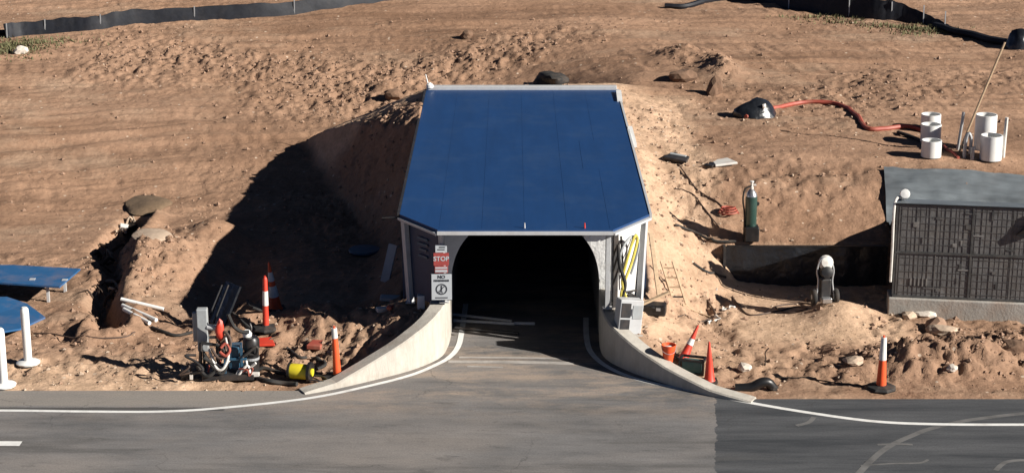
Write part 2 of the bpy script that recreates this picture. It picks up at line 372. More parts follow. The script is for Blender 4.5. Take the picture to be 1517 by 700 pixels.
    gap = math_('MULTIPLY', math_('MULTIPLY', math_('GREATER_THAN', math_('ADD', sx.outputs[1], math_('MULTIPLY', wob, .3)), 34.27), math_('LESS_THAN', math_('ADD', sx.outputs[1], math_('MULTIPLY', wob, .4)), 34.45)), math_('LESS_THAN', jx, -5.6))
    col = mix(math_('MULTIPLY', gap, .8), col, rgb((.055,.053,.052)))
    ck = N('ShaderNodeTexVoronoi'); ck.feature = 'DISTANCE_TO_EDGE'; ck.inputs['Scale'].default_value = .42
    cmp_ = N('ShaderNodeMapping'); L(tc.outputs['Object'], cmp_.inputs[0])
    cadd = N('ShaderNodeVectorMath'); cadd.operation = 'ADD'; cn = N('ShaderNodeTexNoise'); cn.inputs['Scale'].default_value = 1.7; cn.inputs['Detail'].default_value = 6; L(tc.outputs['Object'], cn.inputs['Vector'])
    L(cmp_.outputs[0], cadd.inputs[0]); L(cn.outputs['Color'], cadd.inputs[1]); L(cadd.outputs[0], ck.inputs['Vector'])
    crk = math_('MULTIPLY', math_('LESS_THAN', ck.outputs['Distance'], .006), ramp(noise(.5, 4, .6, off=(7,3,0)), .52, (0,0,0), .6, (.35,)*3))
    col = mix(crk, col, rgb((.05,.048,.047)))
    spots = ramp(noise(5.5, 6, .75, st=(.5,1,1), off=(4,4,0)), .60, (1,)*3, .72, (.62,.60,.58))
    col = mix(.8, col, spots, 'MULTIPLY')
    grain = ramp(noise(26, 5, .8), .3, (.70,)*3, .7, (1.26,)*3)
    col = mix(.9, col, grain, 'MULTIPLY')
    L(col, b.inputs['Base Color']); b.inputs['Roughness'].default_value = .85; b.inputs['Specular IOR Level'].default_value = .3
    bp = N('ShaderNodeBump'); bp.inputs['Strength'].default_value = .35; bp.inputs['Distance'].default_value = .01
    L(noise(40, 4, .7), bp.inputs['Height']); L(bp.outputs[0], b.inputs['Normal'])
    return m
M['asphalt'] = asphalt()

# ------------------------------------------------------------------ mesh helpers
def obj(name, bm, m, parent=None, loc=None, smooth=False, bevel=0):
    bmesh.ops.recalc_face_normals(bm, faces=bm.faces)
    me = bpy.data.meshes.new(name); bm.to_mesh(me); bm.free()
    me.materials.append(M[m] if isinstance(m, str) else m)
    if smooth:
        me.polygons.foreach_set('use_smooth', [True]*len(me.polygons))
        me.set_sharp_from_angle(angle=R(40))
    o = bpy.data.objects.new(name, me); C.objects.link(o)
    if parent: o.parent = parent
    if loc is not None: o.location = loc
    if bevel:
        md = o.modifiers.new('bevel', 'BEVEL'); md.width = bevel; md.segments = 2; md.limit_method = 'ANGLE'
    return o
def tag(o, label, cat, group=None, kind=None):
    o['label'] = label; o['category'] = cat
    if group: o['group'] = group
    if kind: o['kind'] = kind
    return o
def struct(o): o['kind'] = 'structure'; return o
def thing(name, label, cat, loc, rz=0, group=None, rot=None):
    o = bpy.data.objects.new(name, None); C.objects.link(o); o.empty_display_size = .2
    o.location = loc; o.rotation_euler = rot if rot else (0,0,rz)
    return tag(o, label, cat, group)
def part(name, bm, m, t, smooth=False, bevel=0, label=None):
    o = obj(name, bm, m, t, smooth=smooth, bevel=bevel)
    if label: o['label'] = label
    return o
def single(name, label, cat, bm, m, loc, rz=0, group=None, smooth=False, bevel=0, rot=None):
    o = obj(name, bm, m, None, loc, smooth, bevel); o.rotation_euler = rot if rot else (0,0,rz)
    return tag(o, label, cat, group)
def copy_thing(t, loc, rot, label):
    r = t.copy(); C.objects.link(r); r.location = loc; r.rotation_euler = rot; r['label'] = label
    for ch in t.children:
        c = ch.copy(); C.objects.link(c); c.parent = r
        for g in ch.children:
            d = g.copy(); C.objects.link(d); d.parent = c
    return r
def NB(): return bmesh.new()
def box(bm, c, s, rz=0, M4=None):
    mt = Matrix.Translation(c) @ Matrix.Rotation(rz, 4, 'Z') @ Matrix.Diagonal((*s,1))
    if M4: mt = M4 @ mt
    bmesh.ops.create_cube(bm, size=1, matrix=mt); return bm
def between(a, b):
    a, b = Vector(a), Vector(b); d = b-a
    return Matrix.Translation((a+b)/2) @ d.to_track_quat('Z','Y').to_matrix().to_4x4(), d.length
def bar(bm, a, b, w, h=None):
    mt, l = between(a, b); bmesh.ops.create_cube(bm, size=1, matrix=mt @ Matrix.Diagonal((w, h or w, l, 1))); return bm
def cyl(bm, a, b, r, r2=None, n=16):
    mt, l = between(a, b); bmesh.ops.create_cone(bm, cap_ends=True, segments=n, radius1=r, radius2=r if r2 is None else r2, depth=l, matrix=mt); return bm
def lathe(bm, prof, n=20, M4=None):
    rings = []
    for r, z in prof:
        rings.append([bm.verts.new((M4 or Matrix()) @ Vector((r*math.cos(2*math.pi*k/n), r*math.sin(2*math.pi*k/n), z))) for k in range(n)])
    for a, b in zip(rings[:-1], rings[1:]):
        for k in range(n): bm.faces.new((a[k], a[(k+1)%n], b[(k+1)%n], b[k]))
    bm.faces.new(rings[0]); bm.faces.new(rings[-1]); return bm
def tube(bm, pts, r, n=8, sm=5):
    pts = [Vector(p) for p in pts]
    if sm > 1 and len(pts) > 2: pts = smooth_path(pts, sm)
    rings = []; prev = None
    for i, p in enumerate(pts):
        d = (pts[min(i+1,len(pts)-1)]-pts[max(i-1,0)]).normalized()
        up = Vector((0,0,1)) if abs(d.z) < .95 else Vector((1,0,0))
        if prev is not None: up = prev
        a = d.cross(up).normalized(); u = a.cross(d).normalized(); prev = u
        rings.append([bm.verts.new(p + r*(math.cos(2*math.pi*k/n)*a + math.sin(2*math.pi*k/n)*u)) for k in range(n)])
    for a, b in zip(rings[:-1], rings[1:]):
        for k in range(n): bm.faces.new((a[k], a[(k+1)%n], b[(k+1)%n], b[k]))
    bm.faces.new(rings[0][::-1]); bm.faces.new(rings[-1]); return bm
def prism(bm, outline, z0, z1):
    a = [bm.verts.new((x,y,z0)) for x,y in outline]; b = [bm.verts.new((x,y,z1)) for x,y in outline]
    n = len(a)
    bm.faces.new(a[::-1]); bm.faces.new(b)
    for k in range(n): bm.faces.new((a[k], a[(k+1)%n], b[(k+1)%n], b[k]))
    return bm
def ribbon(bm, left, right, z):
    n = len(left)
    a = [bm.verts.new((p[0],p[1],z)) for p in left]; b = [bm.verts.new((p[0],p[1],z)) for p in right]
    for k in range(n-1): bm.faces.new((a[k], a[k+1], b[k+1], b[k]))
    return bm
def stripe(name, pts, w, z, m):
    pts = smooth_path([Vector((p.x,p.y,0)) for p in pts], 6); l, r = [], []
    for i, p in enumerate(pts):
        d = (pts[min(i+1,len(pts)-1)]-pts[max(i-1,0)]).normalized(); nrm = Vector((-d.y, d.x, 0))
        l.append(p+nrm*w/2); r.append(p-nrm*w/2)
    return struct(obj(name, ribbon(NB(), l, r, z), m))
def lumpy(bm, r, seed=0, sub=2, amp=.25, sc3=(1,1,1), cut=None):
    rnd = random.Random(seed); bmesh.ops.create_icosphere(bm, subdivisions=sub, radius=1)
    ph = [rnd.uniform(0,6.28) for _ in range(6)]
    for v in bm.verts:
        c = v.co
        k = 1 + amp*(math.sin(2.1*c.x+ph[0])*math.cos(2.7*c.y+ph[1]) + .6*math.sin(4.3*c.z+ph[2]+2*c.x) + .4*math.sin(6*c.y+ph[3]+3*c.x) + rnd.uniform(-.25,.25))
        v.co = Vector((c.x*sc3[0], c.y*sc3[1], c.z*sc3[2]))*r*k
        if cut is not None and v.co.z < cut: v.co.z = cut
    return bm
def textmesh(name, s, size, loc, parent, m, rot=(math.pi/2,0,0), align='CENTER'):
    cu = bpy.data.curves.new(name, 'FONT'); cu.body = s; cu.size = size; cu.align_x = align; cu.align_y = 'CENTER'; cu.extrude = .002; cu.offset = .003
    to = bpy.data.objects.new(name, cu); C.objects.link(to)
    me = bpy.data.meshes.new_from_object(to); bpy.data.objects.remove(to); bpy.data.curves.remove(cu)
    me.materials.append(M[m]); o = bpy.data.objects.new(name, me); C.objects.link(o); o.parent = parent; o.location = loc; o.rotation_euler = rot
    return o

# ------------------------------------------------------------------ ground, road, markings
me = bpy.data.meshes.new('ground'); ny, nx = GX.shape
co = np.stack([GX, GY, GZ], -1).reshape(-1,3).astype(np.float32)
idx = np.arange(ny*nx).reshape(ny, nx)
q = np.stack([idx[:-1,:-1], idx[:-1,1:], idx[1:,1:], idx[1:,:-1]], -1).reshape(-1,4)
me.vertices.add(len(co)); me.vertices.foreach_set('co', co.ravel())
me.loops.add(q.size); me.loops.foreach_set('vertex_index', q.ravel().astype(np.int32))
me.polygons.add(len(q)); me.polygons.foreach_set('loop_start', np.arange(0, q.size, 4, dtype=np.int32)); me.polygons.foreach_set('loop_total', np.full(len(q), 4, dtype=np.int32))
me.polygons.foreach_set('use_smooth', np.ones(len(q), dtype=bool))
me.update(); me.validate()
ca = me.color_attributes.new('soil_mask', 'FLOAT_COLOR', 'POINT')
ca.data.foreach_set('color', np.stack([GS, GR, GS*0, GS*0+1], -1).reshape(-1).astype(np.float32))
me.materials.append(M['soil'])
ground = bpy.data.objects.new('ground', me); C.objects.link(ground); struct(ground)

ys = sorted(set([24, 30, 34.3, EDGE_R, EDGE_L] + [p.y for p in Ls if p.y < YA] + [p.y for p in Rs if p.y < YA] + [YA, 45, RYB-.1]))
def road_x(y, side):
    if side < 0: return -120 if y <= EDGE_L else np.interp(y, [a for a, b in Lyx], [b for a, b in Lyx])
    return 120 if y <= EDGE_R else np.interp(y, [a for a, b in Ryx], [b for a, b in Ryx])
bm = NB()
for y0, y1 in zip(ys[:-1], ys[1:]):
    e = 1e-6
    c = [(road_x(y0+e,-1),y0),(road_x(y0+e,1),y0),(road_x(y1-e if y1 <= EDGE_L else y1,1),y1),(road_x(y1-e if y1 <= EDGE_L else y1,-1),y1)]
    bm.faces.new([bm.verts.new((x,y,0)) for x,y in c])
struct(obj('road', bm, 'asphalt'))
stripe('edge_line', [P(*p) for p in ((-300,607),(0,607.5),(130,609),(240,609),(330,603.5),(460,589),(560,568),(615,553),(652,537),(664,530))], .11, .004, 'paint')
stripe('edge_line', [P(*p) for p in ((662,532),(673,522),(680,510),(683,497),(686,478),(690,450))], .12, .008, 'paint')
stripe('edge_line', [P(*p) for p in ((868,470),(869,500),(876,522),(900,543),(945,561.5),(1020,578),(1100,594),(1200,611),(1300,624),(1400,628),(1520,628.5),(1800,628.5))], .12, .004, 'paint')
stripe('stop_line', [P(*p) for p in ((664,535.5),(750,536),(850,538))], .17, .005, 'oldpaint')
stripe('stop_line', [P(*p) for p in ((680,529),(760,529.5),(842,531))], .10, .005, 'oldpaint')
stripe('stop_line', [P(*p) for p in ((692,542.5),(720,543),(745,544))], .10, .005, 'oldpaint')
stripe('lane_dash', [P(*p) for p in ((-120,656),(-60,656),(31,656.5))], .22, .004, 'paint')
stripe('tyre_mark', [P(*p) for p in ((1262,712),(1290,682),(1318,660),(1355,643),(1380,634),(1440,621),(1540,609))], .13, .003, 'scuff')
stripe('tyre_mark', [P(*p) for p in ((1300,658),(1330,657),(1352,658))], .08, .0035, 'scuff')
stripe('tyre_mark', [P(*p) for p in ((1275,689),(1320,686),(1362,685),(1375,680))], .06, .0036, 'scuff')
stripe('tyre_mark', [P(*p) for p in ((1475,696),(1490,684),(1517,681),(1540,684))], .10, .0037, 'scuff')
stripe('tyre_mark', [P(*p) for p in ((1180,630),(1198,625),(1206,617))], .10, .0038, 'scuff')

# ------------------------------------------------------------------ wing walls
def wing(name, label, path, hts, th, side):
    pts = path; l, r = [], []
    n = len(pts); bm = NB(); rows = []
    for i, p in enumerate(pts):
        d = (pts[min(i+1,n-1)]-pts[max(i-1,0)]).normalized(); nrm = Vector((-d.y, d.x, 0))*side
        hh = np.interp(i/(n-1), *hts); q = p+nrm*th
        rows.append([bm.verts.new((p.x,p.y,-.1)), bm.verts.new((p.x,p.y,hh-.03)), bm.verts.new((p.x+nrm.x*.03,p.y+nrm.y*.03,hh)), bm.verts.new((q.x-nrm.x*.03,q.y-nrm.y*.03,hh)), bm.verts.new((q.x,q.y,hh-.03)), bm.verts.new((q.x,q.y,-.1))])
    for a, b in zip(rows[:-1], rows[1:]):
        for k in range(6): bm.faces.new((a[k], b[k], b[(k+1)%6], a[(k+1)%6]))
    bm.faces.new(rows[0]); bm.faces.new(rows[-1][::-1])
    return tag(obj(name, bm, 'concrete'), label, 'wall', 'concrete wing walls beside the tunnel mouth')
wing('wing_wall', 'sunlit pale concrete wing wall curving from the signpost down to the road', Ls, ([0,.17,.33,.5,.67,.83,1],[1.12,1.1,1.0,.72,.42,.12,.03]), .34, -1)
wing('wing_wall', 'shaded concrete wing wall curving past the orange bucket beside the tunnel mouth', Rs, ([0,.2,.4,.6,.8,1],[1.0,.90,.64,.34,.13,.03]), .34, 1)

# ------------------------------------------------------------------ tunnel portal
T = thing('tunnel_portal', 'tunnel portal with a blue sheet metal canopy over a black arched opening', 'tunnel portal', (0,0,0))
out = [(RXL,RYC),(FXL,RYF),(FXR,RYF),(RXR,RYC),(RXR,RYB),(RXL,RYB)]
rf = part('roof', prism(NB(), out, RZ-.05, RZ), 'roof', T)
bm = NB()
for x in (-1.5, -.62, .26, 1.14, 2.02):
    y0 = RYF+.02 if FXL < x < FXR else RYC
    box(bm, (x, (y0+RYB)/2, RZ+.001), (.008, RYB-y0-.1, .003))
part('seam', bm, 'roof', rf)
part('patch_panel', box(NB(), (2.05, 44.0, RZ+.001), (.80, 2.9, .004)), 'roof', rf)
for x in (.26, 1.5):
    part('bolt', cyl(NB(), (x, RYF+.13, RZ), (x, RYF+.13, RZ+.11), .02, .012, 8), 'redorange' if x > 1 else 'trim', rf)
bm = NB(); bar(bm, (FXL-.01,RYF-.03,RZ-.065), (FXR+.01,RYF-.03,RZ-.065), .09, .06); part('front_fascia', bm, 'trim', T)
bm = NB(); bar(bm, (RXL,RYC-.03,RZ-.085), (FXL,RYF-.03,RZ-.085), .11, .05); part('corner_fascia', bm, 'trim', T)
bm = NB(); bar(bm, (RXR,RYC-.03,RZ-.085), (FXR,RYF-.03,RZ-.085), .11, .05); part('corner_fascia', bm, 'trim', T)
bm = NB(); box(bm, ((RXL+RXR)/2, RYB+.08, RZ+.03), (RXR-RXL, .26, .12)); part('rear_upstand', bm, 'trim', T, bevel=.01)
for sx, xx in ((-1, RXL), (1, RXR)):
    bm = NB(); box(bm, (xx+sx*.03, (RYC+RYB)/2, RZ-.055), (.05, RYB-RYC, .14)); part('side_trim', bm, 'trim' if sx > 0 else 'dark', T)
    bm = NB(); box(bm, (xx-sx*.06, (RYC+.1+RYB)/2, RZ/2-.05), (.06, RYB-RYC-.2, RZ-.1)); part('side_wall', bm, 'navy', T)
part('rear_wall', box(NB(), ((RXL+RXR)/2, RYB-.02, RZ/2-.05), (RXR-RXL-.3, .06, RZ-.1)), 'navy', T)
# bulkhead with the arched hole
bm = NB(); arc = [(CX-TR, -.1)] + [(CX-TR*math.copysign(abs(math.cos(a))**.86, math.cos(a)), CZ+TR*abs(math.sin(a))**.86) for a in np.linspace(0, math.pi, 41)] + [(CX+TR, -.1)]
def plate_bm(bm, y0, y1, xl, xr, zt):
    top = []
    for (x, z) in arc:
        top.append((xl if x <= CX-TR+1e-6 else xr if x >= CX+TR-1e-6 else xl+(xr-xl)*(x-CX+TR)/(2*TR), zt))
    fr = [bm.verts.new((x,y0,z)) for x,z in arc]; ft = [bm.verts.new((x,y0,z)) for x,z in top]
    br = [bm.verts.new((x,y1,z)) for x,z in arc]; bt = [bm.verts.new((x,y1,z)) for x,z in top]
    for k in range(len(arc)-1):
        if k == 0:
            pass
        bm.faces.new((fr[k],fr[k+1],ft[k+1],ft[k])) if (Vector(ft[k].co)-Vector(ft[k+1].co)).length > 1e-5 else bm.faces.new((fr[k],fr[k+1],ft[k]))
        bm.faces.new((br[k],br[k+1],fr[k+1],fr[k]))
    return bm
lo_l = (RXL+.1, -.1); 
bm = NB(); plate_bm(bm, YA, YA+.08, RXL+.12, RXR-.12, RZ-.06); bk = part('bulkhead', bm, 'plate', T)
bk.data.materials.append(M['foil'])
for f_ in bk.data.polygons:
    if f_.center.x > CX+.2 and abs(f_.normal.y) > .7: f_.material_index = 1
# side cheeks below the arch spring
bm = NB(); box(bm, ((RXL+.12+CX-TR)/2-.005, YA+.04, .45), (CX-TR-RXL-.14, .08, 1.1)); part('bulkhead_cheek', bm, 'plate', T)
bm = NB(); box(bm, ((RXR-.12+CX+TR)/2+.005, YA+.04, .45), (RXR-CX-TR-.14, .08, 1.1)); part('bulkhead_cheek', bm, 'plate', T)
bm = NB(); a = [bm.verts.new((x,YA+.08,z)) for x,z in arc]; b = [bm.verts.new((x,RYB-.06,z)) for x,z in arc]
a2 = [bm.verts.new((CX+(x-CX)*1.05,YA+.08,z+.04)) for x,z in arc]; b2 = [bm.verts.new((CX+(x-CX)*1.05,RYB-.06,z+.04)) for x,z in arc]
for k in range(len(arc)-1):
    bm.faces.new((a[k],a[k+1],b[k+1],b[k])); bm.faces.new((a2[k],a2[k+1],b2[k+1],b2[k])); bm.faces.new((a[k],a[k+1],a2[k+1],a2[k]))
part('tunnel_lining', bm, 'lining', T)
bm = NB(); k_ = 37.48/38.9
gp = [(x*k_, H-(H-z)*k_) for x, z in arc if x > 1.15 and z > CZ+.02]
gp = [(x, z) for x, z in gp if z < RZ-.13] 
ol = [(gp[0][0], RZ-.13)] + gp + [(1.93, gp[-1][1]), (1.93, RZ-.13)]
a = [bm.verts.new((x,37.46,z)) for x,z in ol]; b = [bm.verts.new((x,37.50,z)) for x,z in ol]
bm.faces.new(a); bm.faces.new(b[::-1])
for k in range(len(a)): bm.faces.new((a[k],b[k],b[(k+1)%len(a)],a[(k+1)%len(a)]))
part('sunlit_corner_plate', bm, 'foil', T)  # white plate added ahead of the bulkhead so this corner catches the sun
# posts
def post(a, b, w=.12, m='trim'):
    bm = NB(); bar(bm, a, b, w); bar(bm, Vector(b)-Vector((0,0,.0)), Vector(b)+Vector((0,0,.025)), .2); return part('post', bm, m, T, bevel=.006)
post((RXL+.10, RYC-.02, RZ-.13), (-2.17, 38.45, .84))
post((FXL+.06, RYF+.22, RZ-.06), (-1.42, 37.72, 1.09), .10)
post((FXR-.08, RYF+.22, RZ-.06), (2.0, 37.72, .95), .10)
post((RXR-.10, RYC-.02, RZ-.13), (2.72, 38.40, .80))
# corner infill panels
def infill(name, x0, y0, x1, y1, z0, z1, m, th=.03):
    bm = NB(); d = Vector((x1-x0, y1-y0, 0)); L = d.length
    mt = Matrix.Translation(((x0+x1)/2, (y0+y1)/2, (z0+z1)/2)) @ Matrix.Rotation(math.atan2(d.y, d.x), 4, 'Z')
    box(bm, (0,0,0), (L, th, z1-z0), 0, mt); return part(name, bm, m, T)
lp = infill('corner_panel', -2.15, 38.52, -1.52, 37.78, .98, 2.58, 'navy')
bm = NB(); d = Vector((.63,-.74,0)).normalized()
mt = Matrix.Translation((-1.86-.026*.76, 38.17-.026*.65-.02, 2.1)) @ Matrix.Rotation(math.atan2(d.y, d.x), 4, 'Z')
for k, (w, z) in enumerate(((.34,.24),(.34,.12),(.26,0),(.30,-.14))): box(bm, (0,0,z), (w,.012,.05), 0, mt)
part('faded_panel', bm, 'bluep', lp)
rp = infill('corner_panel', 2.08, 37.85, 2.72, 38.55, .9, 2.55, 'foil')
rp['label'] = 'white insulated corner panel'
infill('cover_strip', 2.12, 37.80, 2.22, 37.90, .92, 2.52, 'dark', .02)
bm = NB()
for a_, b_ in (((2.28,37.95,2.45),(2.36,38.0,1.3)), ((2.40,38.05,1.9),(2.62,38.3,2.4)), ((2.35,38.02,1.2),(2.66,38.34,1.15)), ((2.12,37.84,1.05),(2.5,38.2,1.02))): bar(bm, a_, b_, .04, .03)
part('bracing', bm, 'dark', T)
bm = NB(); box(bm, (-1.93,38.22,.93), (.16,.14,.3)); part('footing', bm, 'white', T, bevel=.01)
bm = NB(); tube(bm, [(RXL-.38, RYC+.05, RZ-.1), (RXL-.1, RYC+.02, RZ-.08), (RXL+.02, RYC, RZ-.08)], .018, 6, 3); part('stay_rod', bm, 'dark', T)
bm = NB(); cyl(bm, (RXL+.06,RYB+.05,RZ+.08), (RXL-.02,RYB+.05,RZ+.42), .022, .014, 8); lathe(bm, [(.02,0),(.1,.02),(.1,.1),(.02,.16)], 10, Matrix.Translation((RXL+.1,RYB-.1,RZ+.06))); part('mast', bm, 'white', T)
bm = NB(); bar(bm, (RXR+.03,RYB-.4,RZ+.02), (RXR+.0,RYB-1.6,RZ-.0), .14, .10); part('flashing', bm, 'white', T)
bm = NB(); bar(bm, (RXR+.08,46.9,RZ-.02), (RXR+.1,45.3,RZ-.1), .12, .1); part('flashing', bm, 'white', T)

# ------------------------------------------------------------------ signs on the left inner post
S = thing('no_pedestrians_sign', 'white notice board with a crossed circle fixed below the red sign', 'sign', (-1.47, 37.56, 1.18), R(2))
part('board', box(NB(), (0,0,.285), (.42,.02,.56)), 'signwhite', S, bevel=.006)
part('frame', box(NB(), (0,.016,.285), (.45,.012,.59)), 'signink', S)
textmesh('heading', 'NO', .10, (0,-.013,.505), S, 'signink'); textmesh('lettering', 'PEDESTRIANS', .052, (0,-.013,.425), S, 'signink')
bm = NB(); n = 28
def annulus(bm, r0, r1, z, y0, y1):
    v = [[bm.verts.new((r*math.cos(2*math.pi*k/n), y, z+r*math.sin(2*math.pi*k/n))) for k in range(n)] for r, y in ((r0,y0),(r1,y0),(r1,y1),(r0,y1))]
    for i in range(4):
        for k in range(n): bm.faces.new((v[i][k], v[i][(k+1)%n], v[(i+1)%4][(k+1)%n], v[(i+1)%4][k]))
annulus(bm, .095, .12, .24, -.0145, -.010); bar(bm, (-.072,-.0125,.168), (.072,-.0125,.312), .024, .004)
part('prohibition_ring', bm, 'signink', S)
bm = NB(); lathe(bm, [(.001,-.002),(.018,-.002),(.018,.002),(.001,.002)], 12, Matrix.Translation((0,-.0125,.305)) @ Matrix.Rotation(math.pi/2,4,'X'))
bar(bm, (0,-.013,.285), (0,-.013,.22), .03, .003); bar(bm, (0,-.013,.22), (-.03,-.013,.16), .016, .003); bar(bm, (0,-.013,.22), (.03,-.013,.16), .016, .003)
part('walking_figure', bm, 'signink', S)
part('lettering', box(NB(), (0,-.0125,.055), (.26,.003,.022)), 'signink', S)
S = thing('stop_sign', 'red sign with white lettering at the top of the portal post', 'sign', (-1.47, 37.555, 1.80), R(2))
part('red_plate', box(NB(), (0,0,.27), (.32,.02,.27)), 'signred', S, bevel=.004)
textmesh('lettering', 'STOP', .135, (0,-.013,.28), S, 'signwhite')
part('lower_plate', box(NB(), (0,.001,.05), (.28,.018,.15)), 'signred', S, bevel=.004)
bm = NB(); box(bm, (0,-.010,.085), (.25,.004,.035)); box(bm, (0,-.010,.018), (.25,.004,.05)); part('white_bar', bm, 'signwhite', S)
part('upper_plate', box(NB(), (0,.001,.50), (.24,.018,.17)), 'signwhite', S, bevel=.004)
bm = NB(); box(bm, (.02,-.010,.53), (.12,.004,.025)); box(bm, (0,-.010,.48), (.15,.004,.02)); part('small_print', bm, 'signink', S)

# ------------------------------------------------------------------ things round the right wing wall
def hose(name, label, cat, pts, r, m, lift=0, group=None, sm=6, n=7):
    Ps = [G(*p) if len(p) == 2 else Vector(p) for p in pts]
    Ps = [p+Vector((0,0,r*.7+(lift if len(q)==2 else 0))) for p, q in zip(Ps, pts)]
    Ps = smooth_path(Ps, sm)
    o0 = Ps[0].copy()
    for k, p in enumerate(Ps):
        if len(pts[0]) == 2 and lift == 0: p.z = max(p.z, hz(p.x,p.y)+r*.5)
    bm = tube(NB(), [p-o0 for p in Ps], r, n, 1)
    return single(name, label, cat, bm, m, o0, smooth=True, group=group)
hose('yellow_hose', 'yellow hose bundle hanging in front of the white corner panel', 'hose', [(2.30,37.62,.95),(2.28,37.6,1.25),(2.34,37.66,1.5),(2.5,37.8,1.9),(2.62,37.95,2.35),(2.55,37.9,2.42),(2.40,37.72,1.98),(2.30,37.62,1.55),(2.38,37.62,1.2)], .032, 'yhose')
hose('black_hose', 'black hose hanging beside the yellow hose bundle', 'hose', [(2.20,37.6,2.35),(2.24,37.58,1.9),(2.36,37.62,1.5),(2.30,37.60,1.2),(2.2,37.58,.98)], .04, 'rubber')
p = Vector((2.42, 37.0, .62))
t = thing('electrical_cabinet', 'pale grey electrical cabinet standing on the soil beside the right post', 'cabinet', (p.x,p.y,p.z), R(-14), rot=(R(-6), R(7), R(14)))
bm = NB(); box(bm, (0,.15,.36), (.50,.34,.72)); part('housing', bm, 'trim', t, bevel=.015)
for x, z, h_ in ((-.12,.50,.30),(-.12,.18,.26)): part('door', box(NB(), (x,-.024,z), (.2,.012,h_)), 'dark', t)
part('door', box(NB(), (.13,-.024,.47), (.2,.012,.28)), 'grey', t)
part('plinth', box(NB(), (0,.12,-.03), (.56,.42,.08)), 'greyconc', t, bevel=.01)
part('handle', bar(NB(), (.02,-.04,.55), (.02,-.04,.40), .015), 'chrome', t)
p = G(968, 470)
t = thing('tool_case', 'black tool case lying open by the cabinet foot', 'case', p, R(-10))
bm = NB(); box(bm, (0,.15,.13), (.5,.32,.24)); part('body', bm, 'black', t, bevel=.03)
bm = NB(); mt = Matrix.Translation((-.22,.15,.2)) @ Matrix.Rotation(R(35),4,'Y'); box(bm, (-.2,0,0), (.42,.3,.03), 0, mt); part('lid', bm, 'black', t, bevel=.01)
part('latch', box(NB(), (.1,-.018,.17), (.09,.02,.06)), 'galv', t); part('handle', tube(NB(), [(-.08,-.01,.2),(-.06,-.06,.22),(.0,-.06,.22),(.02,-.01,.2)], .012, 6), 'rubber', t)
a, b = G(1008, 452), G(985, 402)
t = thing('wooden_ladder', 'short wooden ladder leaning on the sand bank right of the portal', 'ladder', a)
top = Vector((-.28, .5, .85))
for s in (-.13, .13): part('rail', bar(NB(), (s,0,0), Vector((s,0,0))+top, .045, .03), 'wood', t)
for k in range(4): part('rung', bar(NB(), Vector((-.13,0,0))+top*(.18+.22*k), Vector((.13,0,0))+top*(.18+.22*k), .03), 'wood' if k else 'dark', t)
def plank(name, label, a, b, w, h_, m='wood', cat='plank'):
    a, b = Vector(a), Vector(b); o0 = a.copy(); return single(name, label, cat, bar(NB(), a-o0, b-o0, w, h_), m, o0, bevel=.004)
plank('timber_plank', 'pale timber plank propped from the cabinet to the bank', (2.75,37.9,.98), (3.32,38.1,1.18), .10, .04)
plank('timber_plank', 'long timber plank standing against the portal right side', (3.15,38.6,.95), (2.98,39.1,2.2), .09, .04)
hose('rope', 'tan rope lying on the soil right of the ladder', 'rope', [(1008,452),(1030,462),(1052,470)], .018, 'wood')

hose('grey_hose', 'grey hose looped high on the white corner panel behind the yellow one', 'hose', [(2.22,37.7,2.0),(2.34,37.78,2.3),(2.52,37.95,2.42),(2.66,38.1,2.25),(2.6,38.05,1.9),(2.5,37.95,1.6)], .03, 'grey')
for k, (px, py, lb) in enumerate(((1062,432,'crumpled white wrap on the pale sand nearest the black wall'), (1072,458,'crumpled white wrap in the middle of the pale sand'), (1060,470,'crumpled white wrap nearest the red cones'))):
    c = G(px, py); rw = random.Random(40+k); pts = [Vector((0,0,.03))]
    for q in range(6): pts.append(pts[-1]+Vector((rw.uniform(-.16,.16), rw.uniform(-.22,.22), rw.uniform(-.02,.03)))); pts[-1].z = max(.02, pts[-1].z)
    single('plastic_wrap', lb, 'plastic wrap', tube(NB(), pts, .022, 5, 3), 'dirtywhite', c, group='white wraps on the sand')
# cones and delineators
def make_delineator(label, loc, rot, h=1.12, base='rubber', grp='orange traffic delineator posts', bands=((.55,.97),), col='orange', r0=.10, r1=.05):
    t = thing('traffic_delineator', label, 'delineator', loc, group=grp, rot=rot)
    part('base', lathe(NB(), [(.30,0),(.31,.03),(.27,.06),(.10,.085),(.09,.10)], 8), base, t)
    rr = lambda z: r0+(r1-r0)*z/h
    part('post', lathe(NB(), [(rr(0),.09),(rr(h*.5),h*.5),(rr(h*.93),h*.93),(rr(h)*.75,h*.97),(rr(h)*.3,h*.985),(rr(h)*.5,h)], 14), col, t, smooth=True)
    for z0, z1 in bands: part('reflective_band', lathe(NB(), [(rr(z0*h)+.004,z0*h),(rr(z1*h)+.004,z1*h)], 14), 'reflect', t, smooth=True)
    return t
d1 = make_delineator('orange delineator with a white upper half at the edge of the dark road', G(1305,576), (0,0,R(12)))
